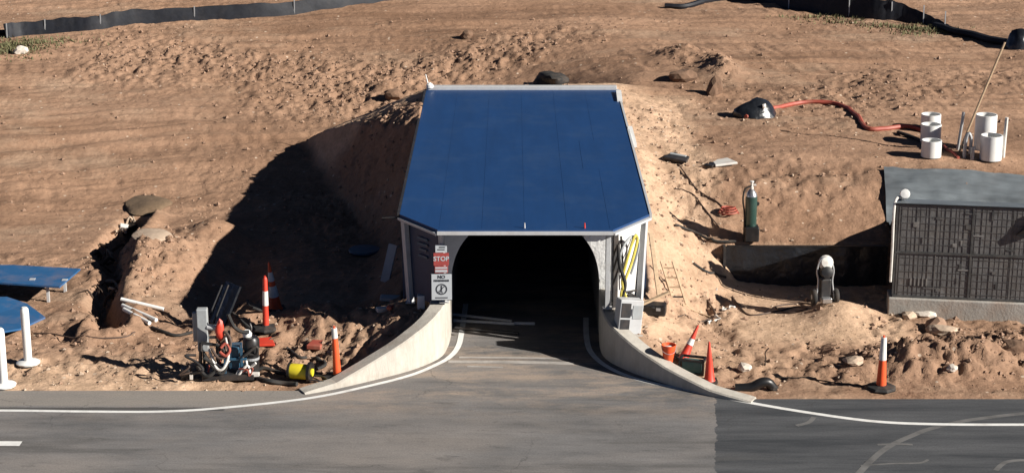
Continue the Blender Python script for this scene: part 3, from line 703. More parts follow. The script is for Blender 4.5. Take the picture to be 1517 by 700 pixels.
# its base sits flat; copies share the meshes
make_delineator('mostly orange delineator with a short pale dusty top standing at the left wing wall end', G(500,560), (R(0),R(-3),R(50)), bands=((.78,.97),), r0=.085, r1=.05)
def make_cone(label, loc, rot, h, r, band, col='orange'):
    t = thing('traffic_cone', label, 'cone', loc, group='traffic cones', rot=rot)
    part('base', prism(NB(), [(-r*1.45,-r*1.2),(-r*1.2,-r*1.45),(r*1.2,-r*1.45),(r*1.45,-r*1.2),(r*1.45,r*1.2),(r*1.2,r*1.45),(-r*1.2,r*1.45),(-r*1.45,r*1.2)], 0, .035), 'rubber', t)
    rr = lambda z: r+(.02-r)*z/h
    part('body', lathe(NB(), [(rr(0)*1.1,.035),(rr(.05),.06),(rr(h*.5),h*.5),(rr(h*.96),h*.96),(.012,h)], 18), col, t, smooth=True)
    for z0, z1 in band: part('reflective_band', lathe(NB(), [(rr(z0*h)+.004,z0*h),(rr(z1*h)+.004,z1*h)], 18), 'reflect', t, smooth=True)
    return t
make_cone('tall orange and white cone leaning at the shadow edge', G(409,460), (R(3),R(-7),R(20)), 1.18, .15, ((.30,.52),(.62,.80)))
make_delineator('slim red delineator with a white stripe in front of the leaning cone', G(394,489), (0,R(1),0), 1.2, bands=((.45,.72),), col='redorange', r0=.07, r1=.05)
make_cone('red cone tipped over to the right behind the orange bucket', G(1011,534), (R(-8),R(26),R(10)), .80, .11, ((.45,.62),), 'redorange')
make_cone('upright slim red cone beside the teal crate', G(1051,566), (0,R(-2),0), .86, .11, (), 'redorange')
p = G(990, 545); p.z = max(p.z, .33)
t = thing('orange_bucket', 'orange bucket standing on the right wing wall', 'bucket', p)
part('body', lathe(NB(), [(.105,0),(.14,.33),(.15,.335),(.15,.36),(.135,.36),(.128,.33),(.098,.02)], 20), 'orange', t, smooth=True)
part('contents', lathe(NB(), [(.001,.28),(.125,.28),(.125,.30),(.03,.33)], 14), 'dirtywhite', t, smooth=True)
part('handle', tube(NB(), [(-.15,0,.33),(-.12,-.10,.24),(0,-.15,.2),(.12,-.10,.24),(.15,0,.33)], .006, 6), 'galv', t)
p = G(1024, 556)
t = thing('teal_crate', 'teal plastic crate in a black frame between the two red cones', 'crate', p, R(-18))
part('crate_body', box(NB(), (0,.12,.15), (.42,.24,.26)), 'teal', t, bevel=.02)
bm = NB()
for a_, b_ in (((-.24,-.02,.02),(-.24,-.02,.31)),((.24,-.02,.02),(.24,-.02,.31)),((-.24,-.02,.31),(.24,-.02,.31)),((-.24,.26,.31),(.24,.26,.31)),((-.24,-.02,.31),(-.24,.26,.31)),((.24,-.02,.31),(.24,.26,.31)),((-.24,-.02,.03),(.24,-.02,.03))): bar(bm, a_, b_, .045)
part('frame', bm, 'black', t)
p = G(1130, 578)
t = thing('black_pipe_bend', 'black pipe bend lying on the soil at the road edge', 'pipe', p)
bm = tube(NB(), [(-.55,.02,.03),(-.25,0,.06),(-.05,0,.16),(.1,.02,.16),(.2,.05,.04)], .10, 10); part('bend', bm, 'black', t, smooth=True)
part('collar', lathe(NB(), [(.12,-.03),(.12,.03)], 12, Matrix.Translation((.2,.05,.06)) @ Matrix.Rotation(R(20),4,'Y')), 'rubber', t)
hose('shadow_strip', 'dark strip drawn as the cast shadow on the dirt left of the orange delineator', 'cable', [(1150,560),(1200,563),(1250,570),(1280,573)], .014, 'rubber')  # thin dark tube drawn in place of the delineator's cast shadow
a = G(1133, 541); bm = tube(NB(), [(0,0,-.05),(.01,0,.15),(.0,0,.28),(.07,0,.38)], .014, 6)
single('rebar_stub', 'bent rusty bar sticking up from the soil near the road', 'bar', bm, 'root', a, smooth=True)

# ------------------------------------------------------------------ shoring wall, gas cylinder, trolley
bm = NB(); nseg = 44; x0, x1 = 4.98, 8.75
va, vb, vc, vd = [], [], [], []
for k in range(nseg+1):
    x = x0+(x1-x0)*k/nseg; w = .02*math.sin(k*.31)+.012*math.sin(k*.9+1)
    for z, lst in ((-.4, va), (.40, vb), (.96, vc)): lst.append(bm.verts.new((x-x0, w*(1 if z != .96 else .3)+(.03*math.sin(k*.5+z*4) if z == .4 else 0), z)))
    vd.append(bm.verts.new((x-x0, .09, .96)))
for k in range(nseg):
    for l0, l1 in ((va,vb),(vb,vc),(vc,vd)): bm.faces.new((l0[k],l0[k+1],l1[k+1],l1[k]))
t = thing('shoring_wall', 'low wall lined with black film holding back the upper terrace', 'wall', (x0, 42.2, 0))
part('film', bm, 'film', t, smooth=True)
part('end_board', box(NB(), (-.03,.06,.3), (.06,.26,1.35)), 'dark', t)
part('capping', box(NB(), (1.88,.06,.972), (3.7,.10,.02)), 'black', t)
p = Vector((5.57, 42.5, hz(5.57,42.5)))
t = thing('gas_cylinder', 'green gas cylinder with a bright shoulder standing on top of the black wall', 'gas cylinder', p)
part('body', lathe(NB(), [(.12,0),(.14,.03),(.14,1.02),(.135,1.08)], 18), 'green', t, smooth=True)
part('shoulder', lathe(NB(), [(.136,1.081),(.12,1.15),(.07,1.22),(.045,1.25)], 18), 'chrome', t, smooth=True)
bm = NB(); lathe(bm, [(.045,1.251),(.045,1.30),(.03,1.31),(.03,1.40),(.05,1.41),(.05,1.44),(.02,1.45)], 12); bar(bm, (-.02,0,1.35), (.10,0,1.35), .035); part('valve', bm, 'dirtywhite', t, smooth=True)
part('hose', tube(NB(), [(-.02,-.03,1.33),(-.16,-.03,1.25),(-.2,-.05,1.0),(-.16,-.06,.7),(-.15,-.06,.3),(-.16,-.08,.0)], .022, 6), 'rubber', t, smooth=True)
bm = NB(); box(bm, (.02,-.04,.2), (.34,.34,.36)); part('foot_cage', bm, 'black', t, bevel=.03)
part('gauge', lathe(NB(), [(.05,-.02),(.05,.02)], 12, Matrix.Translation((.14,-.02,.9)) @ Matrix.Rotation(math.pi/2,4,'X')), 'rubber', t)
p = G(1222, 451)
t = thing('hand_trolley', 'small dark wheeled trolley with a pale tube frame below the black wall', 'trolley', p, R(8))
bm = NB(); tube(bm, [(-.22,0,.10),(-.16,.05,.50),(-.19,.08,.75),(-.12,.1,.98),(.0,.11,1.05),(.12,.1,.98),(.19,.08,.75),(.16,.05,.50),(.22,0,.10)], .02, 8); part('frame', bm, 'galv', t, smooth=True)
part('top_cover', lathe(NB(), [(.16,-.06),(.17,0),(.12,.07),(.03,.09)], 16, Matrix.Translation((.02,.12,.93)) @ Matrix.Rotation(R(70),4,'X')), 'dirtywhite', t, smooth=True)
part('drum', lathe(NB(), [(.05,-.1),(.125,-.08),(.13,.1),(.05,.12)], 16, Matrix.Translation((.0,.02,.74)) @ Matrix.Rotation(R(75),4,'X')), 'black', t, smooth=True)
bm = NB(); box(bm, (0,.05,.38), (.24,.16,.42)); part('body', bm, 'dark', t, bevel=.03)
for s in (-1,1):
    w = part('wheel', lathe(NB(), [(.06,-.045),(.16,-.045),(.175,-.02),(.175,.02),(.16,.045),(.06,.045)], 20, Matrix.Translation((s*.25,.04,.175)) @ Matrix.Rotation(math.pi/2,4,'Y')), 'rubber', t, smooth=True)
    part('hub', lathe(NB(), [(.055,-.05),(.055,.05)], 12, Matrix.Translation((s*.25,.04,.175)) @ Matrix.Rotation(math.pi/2,4,'Y')), 'galv', w)
part('toe_plate', box(NB(), (0,-.08,.13), (.22,.18,.12)), 'chrome', t, bevel=.02)
hose('black_hose', 'black hose running over the sand bank to the top of the black wall', 'hose', [(1000,336),(1028,345),(1048,356),(1062,366),(1090,368)], .035, 'rubber')
hose('black_hose', 'short black hose stub beside the left end of the black wall', 'hose', [(1028,393),(1048,404),(1075,412)], .03, 'rubber')
hose('grey_cable', 'grey tangled cable beside the wheeled trolley', 'cable', [(1085,440),(1095,455),(1112,468),(1150,462),(1180,455),(1195,458),(1165,465),(1150,455),(1185,450),(1205,452)], .02, 'cable')
hose('grey_cable', 'thin cable winding down the sand bank towards the red coil', 'cable', [(1005,245),(1018,262),(1030,280),(1045,290),(1062,300),(1075,312)], .018, 'cable')
hose('grey_cable', 'pale thin cable across the sand bank below the winding one', 'cable', [(1000,280),(1025,288),(1040,305),(1055,325),(1065,338)], .016, 'cable')
hose('tan_cable', 'tan cable crossing the pale sand in front of the black wall', 'cable', [(1048,445),(1060,470),(1040,478),(1005,470)], .016, 'cable')
c = G(1079, 318); pts = []
for k in range(46): a_ = k*.42; pts.append((math.cos(a_)*(.24-.002*k), math.sin(a_)*(.24-.002*k), .03+.0035*k))
single('red_hose_coil', 'coil of red hose on the slope beside the gas cylinder', 'hose', tube(NB(), pts, .022, 6, 2), 'redhose', c, smooth=True)
def slab(name, label, cat, px, py, sx, sy, sz, m, rz=0, tilt=(0,0), grp=None, taper=1.0):
    p = G(px, py); bm = NB(); box(bm, (0,0,sz/2), (sx,sy,sz))
    for v in bm.verts:
        v.co.x *= 1+.15*math.sin(v.co.y*5+px); v.co.y *= 1+.12*math.cos(v.co.x*5+py)
        if v.co.z > sz*.5: v.co.x *= taper
    return single(name, label, cat, bm, m, p, bevel=min(.02, sz*.3), rot=(tilt[0],tilt[1],rz), group=grp)
slab('folded_mat', 'dark grey folded mat lying high on the sand bank', 'mat', 1003, 236, .58, .5, .07, 'dark', R(-20), (0,R(6)))
slab('timber_offcut', 'narrow pale offcut lying on top of the dark folded mat', 'offcut', 1004, 234, .5, .12, .10, 'grey', R(-20), (0,R(6)))
slab('white_board', 'white broken board lying on the bank uphill of the cylinder', 'board', 1071, 243, .5, .5, .06, 'dirtywhite', R(15), (0,R(-5)))
slab('black_board', 'small black offcut beside the white broken board', 'board', 1054, 245, .25, .4, .05, 'black', R(-30))

# ------------------------------------------------------------------ equipment wall on the right
YAW = R(-8.2)
base = P(1318, 467, 0)
E = thing('equipment_panel', 'dark panelled equipment wall on a concrete base with grey film draped behind it', 'equipment', (base.x, base.y, 0), YAW)
LX, DY, ZB, ZT = 6.2, .42, .43, 2.6
CY = 5.45
def top_z(x, y):
    w = E_mat @ Vector((x, y, 0))
    return max(np.interp(y, [0,.40,.5,.9,1.8,3.5,6], [ZT,ZT,ZT-.05,2.0,1.55,1.3,1.3]), hz(w.x, w.y)+.05)
E_mat = Matrix.Translation((base.x,base.y,0)) @ Matrix.Rotation(YAW, 4, 'Z')
part('concrete_base', box(NB(), (LX/2, DY/2+.05, ZB/2-.15), (LX+.1, DY+.26, ZB+.3)), 'greyconc', E, bevel=.02)
part('front_panel', box(NB(), (LX/2, .075, (ZB+ZT)/2), (LX-.1, .06, ZT-ZB-.02)), 'skidpanel', E)
part('end_panel', box(NB(), (.09, .28, (ZB+ZT)/2-.01), (.06, .26, ZT-ZB-.04)), 'black', E)
part('rear_panel', box(NB(), (LX/2, DY-.03, (ZB+ZT)/2-.02), (LX-.1, .05, ZT-ZB-.06)), 'black', E)
bm = NB(); gxn, gyn = 60, 60; vv = []; vu = []
for j in range(gyn+1):
    for i in range(gxn+1):
        x = LX*i/gxn; y = CY*j/gyn
        z = top_z(x, y) + (.035*math.sin(y*3.4+.7*math.sin(x*1.1)+.6) + .015*math.sin(x*2.3+y*1.4)+.02)*min(1, max(0, y-.5))
        vv.append(bm.verts.new((x,y,z))); vu.append(bm.verts.new((x,y,z-.012)))
for j in range(gyn):
    for i in range(gxn):
        k = j*(gxn+1)+i; bm.faces.new((vv[k],vv[k+1],vv[k+gxn+2],vv[k+gxn+1])); bm.faces.new((vu[k],vu[k+gxn+1],vu[k+gxn+2],vu[k+1]))
part('film_cover', bm, 'skidtop', E, smooth=True)
for z in (ZB+.03, 1.47, ZT-.03): part('rail', box(NB(), (LX/2, .040, z), (LX-.06, .04, .04)), 'skidframe', E)
for x in (.04, 1.68, 3.45, 5.2): part('upright', box(NB(), (x, .042, (ZB+ZT)/2), (.04, .032, ZT-ZB-.12)), 'skidframe', E)
for x in (.10, .92, 2.55, 4.3): part('upright', box(NB(), (x, .043, (ZB+ZT)/2), (.025, .016, ZT-ZB-.14)), 'skidpart', E)
rnd = random.Random(5)
bm = NB(); x = .14
while x < LX-.1:
    bar(bm, (x+rnd.uniform(-.012,.012), .0438, ZB+.06), (x+rnd.uniform(-.012,.012), .0438, ZT-.06), rnd.choice((.008,.010,.016)), .006); x += rnd.choice((.09,.105,.14))
part('mesh_rods', bm, 'skidpart', E)
bm = NB(); z = ZB+.12
while z < ZT-.06:
    bar(bm, (.10,.0395,z+rnd.uniform(-.01,.01)), (LX-.1,.0395,z+rnd.uniform(-.01,.01)), .008, .006); z += .16
part('mesh_bars', bm, 'skidpart', E)
for k in range(5): part('bracket', box(NB(), (.42+.085*k,.029,.80), (.03,.012,.17+.02*(k%2))), 'fitting', E)
for k in range(18):
    x = rnd.uniform(.15,3.6); z = rnd.uniform(.6,2.45); w, h_ = rnd.choice(((.22,.05),(.06,.26),(.12,.10),(.32,.04),(.05,.16),(.16,.14),(.05,.40)))
    part('fitting', box(NB(), (x,.0355-.0003*k,z), (w*.8,.004,h_*.8)), rnd.choice(('fitting','skidpart','skidframe')), E)
bm = NB(); tube(bm, [(.10,.38,ZT+.0),(.16,.3,ZT+.06),(.0,.12,ZT+.05),(-.04,-.02,ZT-.3),(-.03,-.03,1.6),(-.03,-.03,.8)], .032, 8); part('drain_pipe', bm, 'dirtywhite', E, smooth=True)
t = thing('floodlight', 'white round floodlight on the top corner of the equipment wall', 'floodlight', E.matrix_world @ Vector((0,0,0)) if False else (base.x+.20, base.y+.20, ZT+.01), YAW)
part('lamp_head', lathe(NB(), [(.05,-.09),(.10,-.08),(.115,.02),(.10,.08),(.03,.09)], 12, Matrix.Translation((.02,0,.14)) @ Matrix.Rotation(R(70),4,'X')), 'white', t, smooth=True)
part('bracket', bar(NB(), (.02,.04,0), (.02,.04,.12), .05), 'galv', t)
bm = NB(); v = [(2.60,0,1.98),(2.85,-.02,2.2),(3.05,-.02,2.55),(3.3,-.02,2.5),(3.2,-.03,2.1),(2.8,-.03,1.94)]
a1 = [bm.verts.new((x,y-.01,z)) for x,y,z in v]; b1 = [bm.verts.new((x,y-.05,z)) for x,y,z in v]
bm.faces.new(a1); bm.faces.new(b1[::-1])
for k in range(6): bm.faces.new((a1[k],a1[(k+1)%6],b1[(k+1)%6],b1[k]))
single('black_patch', 'black patch on the front of the equipment wall', 'flap', bm, 'black', (base.x,base.y,0), YAW)  # flat black shape set on the front face

# ------------------------------------------------------------------ pipes, pole and red hose behind the equipment wall
def pipe(label, px, py, h, r, m='white', grp='short white pipes standing behind the equipment wall', z=None, lean=(0,0)):
    p = G(px, py)
    bm = lathe(NB(), [(r,0),(r,h),(r*.9,h),(r*.9,h-.12),(r*.9,.05)], 22)
    return single('white_pipe', label, 'pipe', bm, m, p, smooth=True, group=grp, rot=(lean[0],lean[1],0))
pipe('short white pipe nearest the equipment wall in the left cluster', 1379, 232, .42, .25)
pipe('short white pipe in the middle of the left cluster', 1378, 212, .50, .26)
pipe('short white pipe at the back of the left cluster where the red hose ends', 1378, 194, .46, .26)
pipe('tall wide white pipe behind the other wide one in the right cluster', 1458, 222, .92, .27)
pipe('wide white pipe in front of the tall one in the right cluster', 1467, 236, .62, .27)
def stick(name, label, px, py, pts, r, m, cat='pipe', grp=None):
    return single(name, label, cat, tube(NB(), pts, r, 8, 4), m, G(px,py), smooth=True, group=grp)
stick('thin_pipe', 'thin upright grey pipe right of the wide white pipes', 1486, 233, [(0,0,-.1),(.01,0,.5),(.02,0,1.02)], .045, 'dirtywhite')
stick('thin_pipe', 'thin upright grey pipe left of the leaning pole', 1418, 222, [(0,0,-.1),(.06,0,.5),(.1,0,.98)], .04, 'galv')
stick('thin_pipe', 'hooked grey conduit stub left of the wide white pipes', 1428, 234, [(0,0,-.1),(.02,0,.45),(.08,0,.62),(.15,0,.45),(.14,0,.1)], .045, 'galv')
stick('thin_pipe', 'short grey conduit stub beside the hooked one', 1440, 237, [(0,0,-.1),(.0,0,.25),(.0,0,.33)], .05, 'galv')
stick('leaning_pole', 'long thin pole leaning to the right above the conduit stubs', 1420, 225, [(0,0,-.05),(.5,.15,1.3),(1.05,.3,2.75)], .028, 'wood', 'pole')
hose('red_hose', 'long red hose arching from the black bag to the white pipes', 'hose', [(1105,176),(1140,165),(1180,156),(1215,154),(1245,158),(1268,172),(1284,192),(1310,193),(1345,190),(1372,198)], .06, 'redhose')
hose('red_hose', 'short red hose lying between the two white pipe clusters', 'hose', [(1392,210),(1402,222),(1412,228),(1420,236)], .04, 'redhose')
hose('black_hose', 'black hose lying left of the short white pipes', 'hose', [(1330,198),(1350,205),(1365,212),(1372,222)], .05, 'rubber')
p = G(1120, 170)
t = thing('black_bag', 'crumpled black plastic bag at the end of the red hose', 'bag', p, R(15))
bm = lumpy(NB(), 1, 3, 3, .16, (.58,.40,.50), -.05)
for v in bm.verts:
    if v.co.z > 0: v.co.x *= 1-.55*v.co.z; v.co.y *= 1-.5*v.co.z
part('sack', bm, 'film', t, smooth=True)
bm = lumpy(NB(), 1, 9, 2, .35, (.06,.06,.09)); bmesh.ops.translate(bm, verts=bm.verts, vec=(.1,-.28,.28)); part('torn_corner', bm, 'dirtywhite', t)
p = G(1508, 72)
bm = lumpy(NB(), 1, 12, 3, .12, (.40,.35,.58), -.04); single('black_bag', 'upright black sack at the end of the fallen fence strip', 'bag', bm, 'film', p, smooth=True)
bm = lumpy(NB(), 1, 5, 3, .2, (.46,.5,.24), -.08)
single('black_heap', 'black heap rising behind the rear edge of the canopy', 'tarp', bm, 'rubber', (1.12, 53.6, hz(1.12,53.6)+.18), smooth=True)  # low black lump just behind the canopy's rear edge

# ------------------------------------------------------------------ silt fences
def fence(label, px, h, lean, post_every=7, dh=None):
    pts = smooth_path([G(*p) for p in px], 10); o0 = pts[0].copy()
    t = thing('silt_fence', label, 'fence', o0, group='black silt fences along the top of the site')
    bm = NB(); rows = []; n = len(pts)
    for i, p in enumerate(pts):
        d = (pts[min(i+1,n-1)]-pts[max(i-1,0)]).normalized(); nr = Vector((-d.y,d.x,0)); q = p-o0; q.z = hz(p.x,p.y)-o0.z
        hh = (h if dh is None else np.interp(i/(n-1), *dh))*(1+.03*math.sin(i*1.3)+.05*math.sin(i*.37))
        bul = .018*math.sin(i*.8)+.02*math.sin(i*2.1+.4*math.sin(i*.3))
        prof = [(0,-.08),(bul*.5+lean*.3,hh*.35),(bul+lean*.7,hh*.7),(lean,hh),(lean+.025,hh),(bul+lean*.7+.025,hh*.7),(bul*.5+lean*.3+.025,hh*.35),(.025,-.08)]
        rows.append([bm.verts.new(q+nr*a+Vector((0,0,z))) for a, z in prof])
    for a, b in zip(rows[:-1], rows[1:]):
        for k in range(8): bm.faces.new((a[k],b[k],b[(k+1)%8],a[(k+1)%8]))
    bm.faces.new(rows[0]); bm.faces.new(rows[-1][::-1])
    part('fabric', bm, 'fabric', t, smooth=True)
    for i in range(0, n, post_every):
        p = pts[i]-o0; part('stake', bar(NB(), p+Vector((0,.04,-.1)), p+Vector((0,.04+lean*.4,h*1.05)), .035), 'galv', t)
    return t
fence('long black silt fence curving across the top left', [(10,57),(34,54),(90,49),(137,45),(206,36),(308,30),(394,25),(497,13),(560,4),(640,-6)], .48, .10, 16)
fence('black silt fence sagging at the top right with the fallen strip beyond', [(1090,-4),(1154,10),(1230,22),(1295,29),(1336,33),(1375,38),(1400,46)], .62, .15, 12, ([0,.55,.72,.85,1],[.7,.7,.5,.25,.14]))
hose('fallen_fence_strip', 'fallen twisted strip of black fence fabric trailing to the black sack', 'fence', [(1385,42),(1400,46),(1415,51),(1440,56),(1465,63),(1495,68)], .13, 'fabric')
hose('fallen_fence_strip', 'fallen black fabric roll at the top centre', 'fence', [(985,12),(1014,13),(1040,6),(1060,2),(1110,-2)], .10, 'fabric')
hose('fallen_fence_strip', 'loose black strip at the far top left corner', 'fence', [(-40,54),(0,52),(22,50),(30,44)], .10, 'fabric')

# ------------------------------------------------------------------ left side things
def flat_sheet(name, label, pts, m, th=.04):
    c = sum(pts, Vector())/len(pts); bm = NB()
    a = [bm.verts.new(p-c) for p in pts]; b = [bm.verts.new(p-c-Vector((0,0,th))) for p in pts]
    bm.faces.new(a); bm.faces.new(b[::-1]); n = len(a)
    for k in range(n): bm.faces.new((a[k],b[k],b[(k+1)%n],a[(k+1)%n]))
    return bm, c
z0 = .52
pts = [P(-60,392,z0), P(20,392,z0), P(119,397.5,z0), P(88,424,z0), P(0,418,z0), P(-60,415,z0)]
bm, c = flat_sheet('', '', pts, '')
t = thing('blue_metal_sheet', 'blue metal sheet raised on short legs at the left edge', 'metal sheet', c)
part('sheet', bm, 'bluesheet', t)
for q in ((70,419),(95,405),(-20,412),(10,396)):
    a = P(q[0],q[1],z0-.04); part('leg', bar(NB(), a-c, Vector((a.x,a.y,hz(a.x,a.y)-.05))-c, .06), 'trim', t)
for q in ((48,413),(96,414)):
    a = P(q[0],q[1],z0+.01); part('label_plate', box(NB(), a-c, (.12,.12,.012)), 'trim', t)
z1 = .22
pts = [P(-80,440,z1+.1), P(10,439,z1+.1), P(40,449,z1+.05), P(67,469,z1), P(30,486,z1), P(0,491,z1), P(-80,491,z1)]
bm, c = flat_sheet('', '', pts, '')
single('blue_metal_sheet', 'blue metal sheet lying on the ground behind the white posts', 'metal sheet', bm, 'bluesheet', c)
def bollard(label, px, py, h):
    t = thing('white_marker_post', label, 'marker post', G(px,py), group='white marker posts by the left road edge')
    part('post', lathe(NB(), [(.085,.05),(.088,h*.9),(.08,h*.97),(.05,h)], 16), 'white', t, smooth=True)
    part('base', lathe(NB(), [(.24,0),(.25,.03),(.2,.06),(.10,.075)], 12), 'white', t, smooth=True)
    return t
b1 = bollard('white marker post in front of the blue sheet with a full round base', 42, 539, 1.22)
copy_thing(b1, G(6,571), (0,0,R(20)), 'white marker post at the left border beside the road')
hose('brown_cable', 'thin brown cable along the soil right of the white posts', 'cable', [(50,494),(80,497),(110,502),(150,504),(185,500),(200,492)], .016, 'cable')
for k, (a_, b_, lb) in enumerate((((180,452),(243,464),'white pipe lying furthest back by the trench'), ((182,461),(232,480),'middle one of three white pipes lying by the trench'), ((184,466),(222,484),'white pipe lying nearest the road by the trench'))):
    a = G(*a_); b = G(*b_); a.z += .12; b.z += .08; o0 = a.copy()
    m4, l = between((0,0,0), b-a)
    bm = NB(); tube(bm, [Vector((0,0,0)), (b-a)*.5, b-a], .045, 10, 1); single('white_pipe', lb, 'pipe', bm, 'white', o0, smooth=True, group='white pipes lying beside the trench')
# root tangle in the trench
rnd = random.Random(21)
for k, (px, py, n_, lb) in enumerate(((188,345,12,'dark roots and scraps at the upper end of the trench'), (150,390,12,'tangle of pale and dark roots in the middle of the trench'), (165,440,16,'dark root tangle in the lower trench left of the white pipes'))):
    c = G(px, py); t = thing('root_tangle', lb, 'roots', c, group='root tangles in the trench')
    for i in range(n_):
        a = Vector((rnd.uniform(-.35,.35), rnd.uniform(-.9,.9), rnd.uniform(.0,.15))); L_ = rnd.uniform(.2,.55); an = rnd.uniform(0,6.28)
        pts = [a, a+Vector((math.cos(an)*L_*.5, math.sin(an)*L_*.5, rnd.uniform(.05,.3))), a+Vector((math.cos(an+.5)*L_, math.sin(an+.5)*L_, rnd.uniform(-.05,.2)))]
        part('root', tube(NB(), pts, rnd.uniform(.012,.04), 5, 3), 'root' if rnd.random() < .75 else 'rock', t)
slab('black_scrap', 'black scrap with a white edge at the top of the trench', 'scrap', 186, 340, .5, .5, .12, 'black', R(30), (0,R(-12)))
slab('white_scrap', 'white scrap of plastic lying over the black scrap', 'scrap', 182, 344, .22, .2, .2, 'dirtywhite', R(10), (R(10),R(14)))
single('soil_mound', 'flat dark mound of soil lying alone on the upper dirt at the left', 'mound', lumpy(NB(), 1, 31, 3, .14, (.62,.95,.13), -.03), mat('damp_soil', (.15,.10,.06), .95, 0, .3, 5, .5, 14), G(220,304), smooth=True)
single('pale_slab', 'pale oval slab on top of the left spoil heap', 'slab', lumpy(NB(), 1, 32, 3, .08, (.5,.62,.09), -.03), 'rock', G(226,350)+Vector((0,0,.02)), smooth=True)

# pump skid
p = G(330, 563)
t = thing('pump_skid', 'cluttered pump skid with a grey frame, blue motor and hoses', 'pump', p, R(2))
part('base_plate', box(NB(), (.12,.25,.07), (1.05,.75,.12)), 'dark', t, bevel=.01)
part('mast', box(NB(), (-.40,.35,.95), (.22,.18,.90)), 'grey', t, bevel=.02)
part('mast', box(NB(), (-.56,.45,.98), (.10,.12,.62)), 'grey', t, bevel=.02)
bm = NB()
for a_, b_ in (((-.40,.35,.12),(-.40,.35,.55)),((-.45,.05,.1),(-.42,.1,.75)),((-.1,.5,.12),(-.1,.5,1.0)),((-.42,.1,.75),(-.1,.1,.7)),((-.1,.1,.12),(-.1,.1,.7)),((.1,.55,.1),(.1,.55,.85)),((-.42,.5,.72),(.1,.55,.72))): bar(bm, a_, b_, .05)
part('frame', bm, 'dark', t)
part('side_arm', cyl(NB(), (-.3,.3,1.02), (-.08,.28,1.0), .06, n=12), 'trim', t, smooth=True)
bm = NB(); box(bm, (.24,.2,.42), (.22,.26,.46)); part('motor', bm, 'bluep', t, bevel=.02)
bm = NB()
for x_ in (.06,.40): bar(bm, (x_,.0,.12), (x_,.0,.78), .045)
bar(bm, (.06,.0,.76), (.40,.0,.76), .045); part('motor_guard', bm, 'bluep', t)
part('motor_band', box(NB(), (.27,.02,.42), (.46,.04,.05)), 'bluep', t, bevel=.008)
bm = NB()
for k in range(8):
    box(bm, (.15+.026*k, .065, .42), (.012,.012,.38))
part('cooling_fin', bm, 'bluep', t)
part('filter', lathe(NB(), [(.06,.1),(.15,.12),(.15,.55),(.17,.56),(.17,.72),(.13,.78)], 18, Matrix.Translation((.58,.2,.05))), 'black', t, smooth=True)
part('filter_cap', lathe(NB(), [(.09,.79),(.10,.86),(.05,.93)], 12, Matrix.Translation((.50,.25,.03))), 'white', t, smooth=True)
part('filter_clamp', lathe(NB(), [(.158,.36),(.158,.41)], 18, Matrix.Translation((.58,.2,0))), 'galv', t)
for pts, r_, m_ in (([(-.35,.0,.55),(-.2,-.12,.35),(.0,-.15,.18),(.12,-.1,.4),(.05,-.05,.65),(-.1,0,.75)], .035, 'rubber'),
                    ([(-.1,.1,.95),(.1,.0,1.0),(.2,-.05,.8),(.1,-.1,.55),(-.05,-.12,.5),(-.2,-.05,.7)], .03, 'cable'),
                    ([(-.25,.0,.65),(-.1,-.15,.3),(.05,-.18,.3),(.15,-.1,.55),(.1,-.02,.9)], .028, 'dirtywhite'),
                    ([(.15,.1,1.35),(.25,.1,1.1),(.4,.1,.98),(.55,.15,.95)], .04, 'rubber'),
                    ([(-.5,.0,.3),(-.3,-.15,.12),(-.1,-.12,.3),(-.35,-.1,.5)], .04, 'rubber'),
                    ([(-.02,-.1,.62),(.1,-.14,.55),(.18,-.1,.66),(.1,-.05,.78),(.0,-.08,.7)], .03, 'redhose')):
    part('hose', tube(NB(), pts, r_, 8), m_, t, smooth=True)
rh = random.Random(77)
for k in range(9):
    a_ = Vector((rh.uniform(-.5,.55), rh.uniform(-.15,.2), rh.uniform(.12,.6))); pts = [a_]
    for q in range(4): pts.append(pts[-1]+Vector((rh.uniform(-.28,.28), rh.uniform(-.12,.10), rh.uniform(-.22,.25)))); pts[-1].z = max(.1, pts[-1].z)
    part('hose', tube(NB(), pts, rh.choice((.014,.02,.028)), 6), rh.choice(('rubber','rubber','cable','dark','redhose','dirtywhite')), t, smooth=True)
bm = lumpy(NB(), 1, 4, 2, .2, (.10,.08,.2)); bmesh.ops.translate(bm, verts=bm.verts, vec=(-.02,.05,1.02)); part('red_cover', bm, 'redorange', t, smooth=True)
bm = NB(); box(bm, (-.75,.1,.1), (.2,.2,.22)); part('valve_block', bm, 'black', t, bevel=.03)
part('valve_cap', box(NB(), (-.62,-.05,.08), (.06,.06,.1)), 'dirtywhite', t)
part('toe_bracket', box(NB(), (.66,-.06,.12), (.18,.1,.08)), 'dirtywhite', t, bevel=.01)
a = G(322, 482)
single('black_board', 'glossy black board leaning behind the pump skid in the shade', 'board', bar(NB(), (0,0,0), (.35,.3,.85), .55, .05), 'film', a)
bm = NB(); bar(bm, (-.26,-.05,0), (.1,.24,.85), .03); bar(bm, (-.10,-.05,0), (.24,.24,.85), .03)
single('steel_rails', 'pair of thin steel rails propped on the black board', 'rails', bm, 'dark', a)
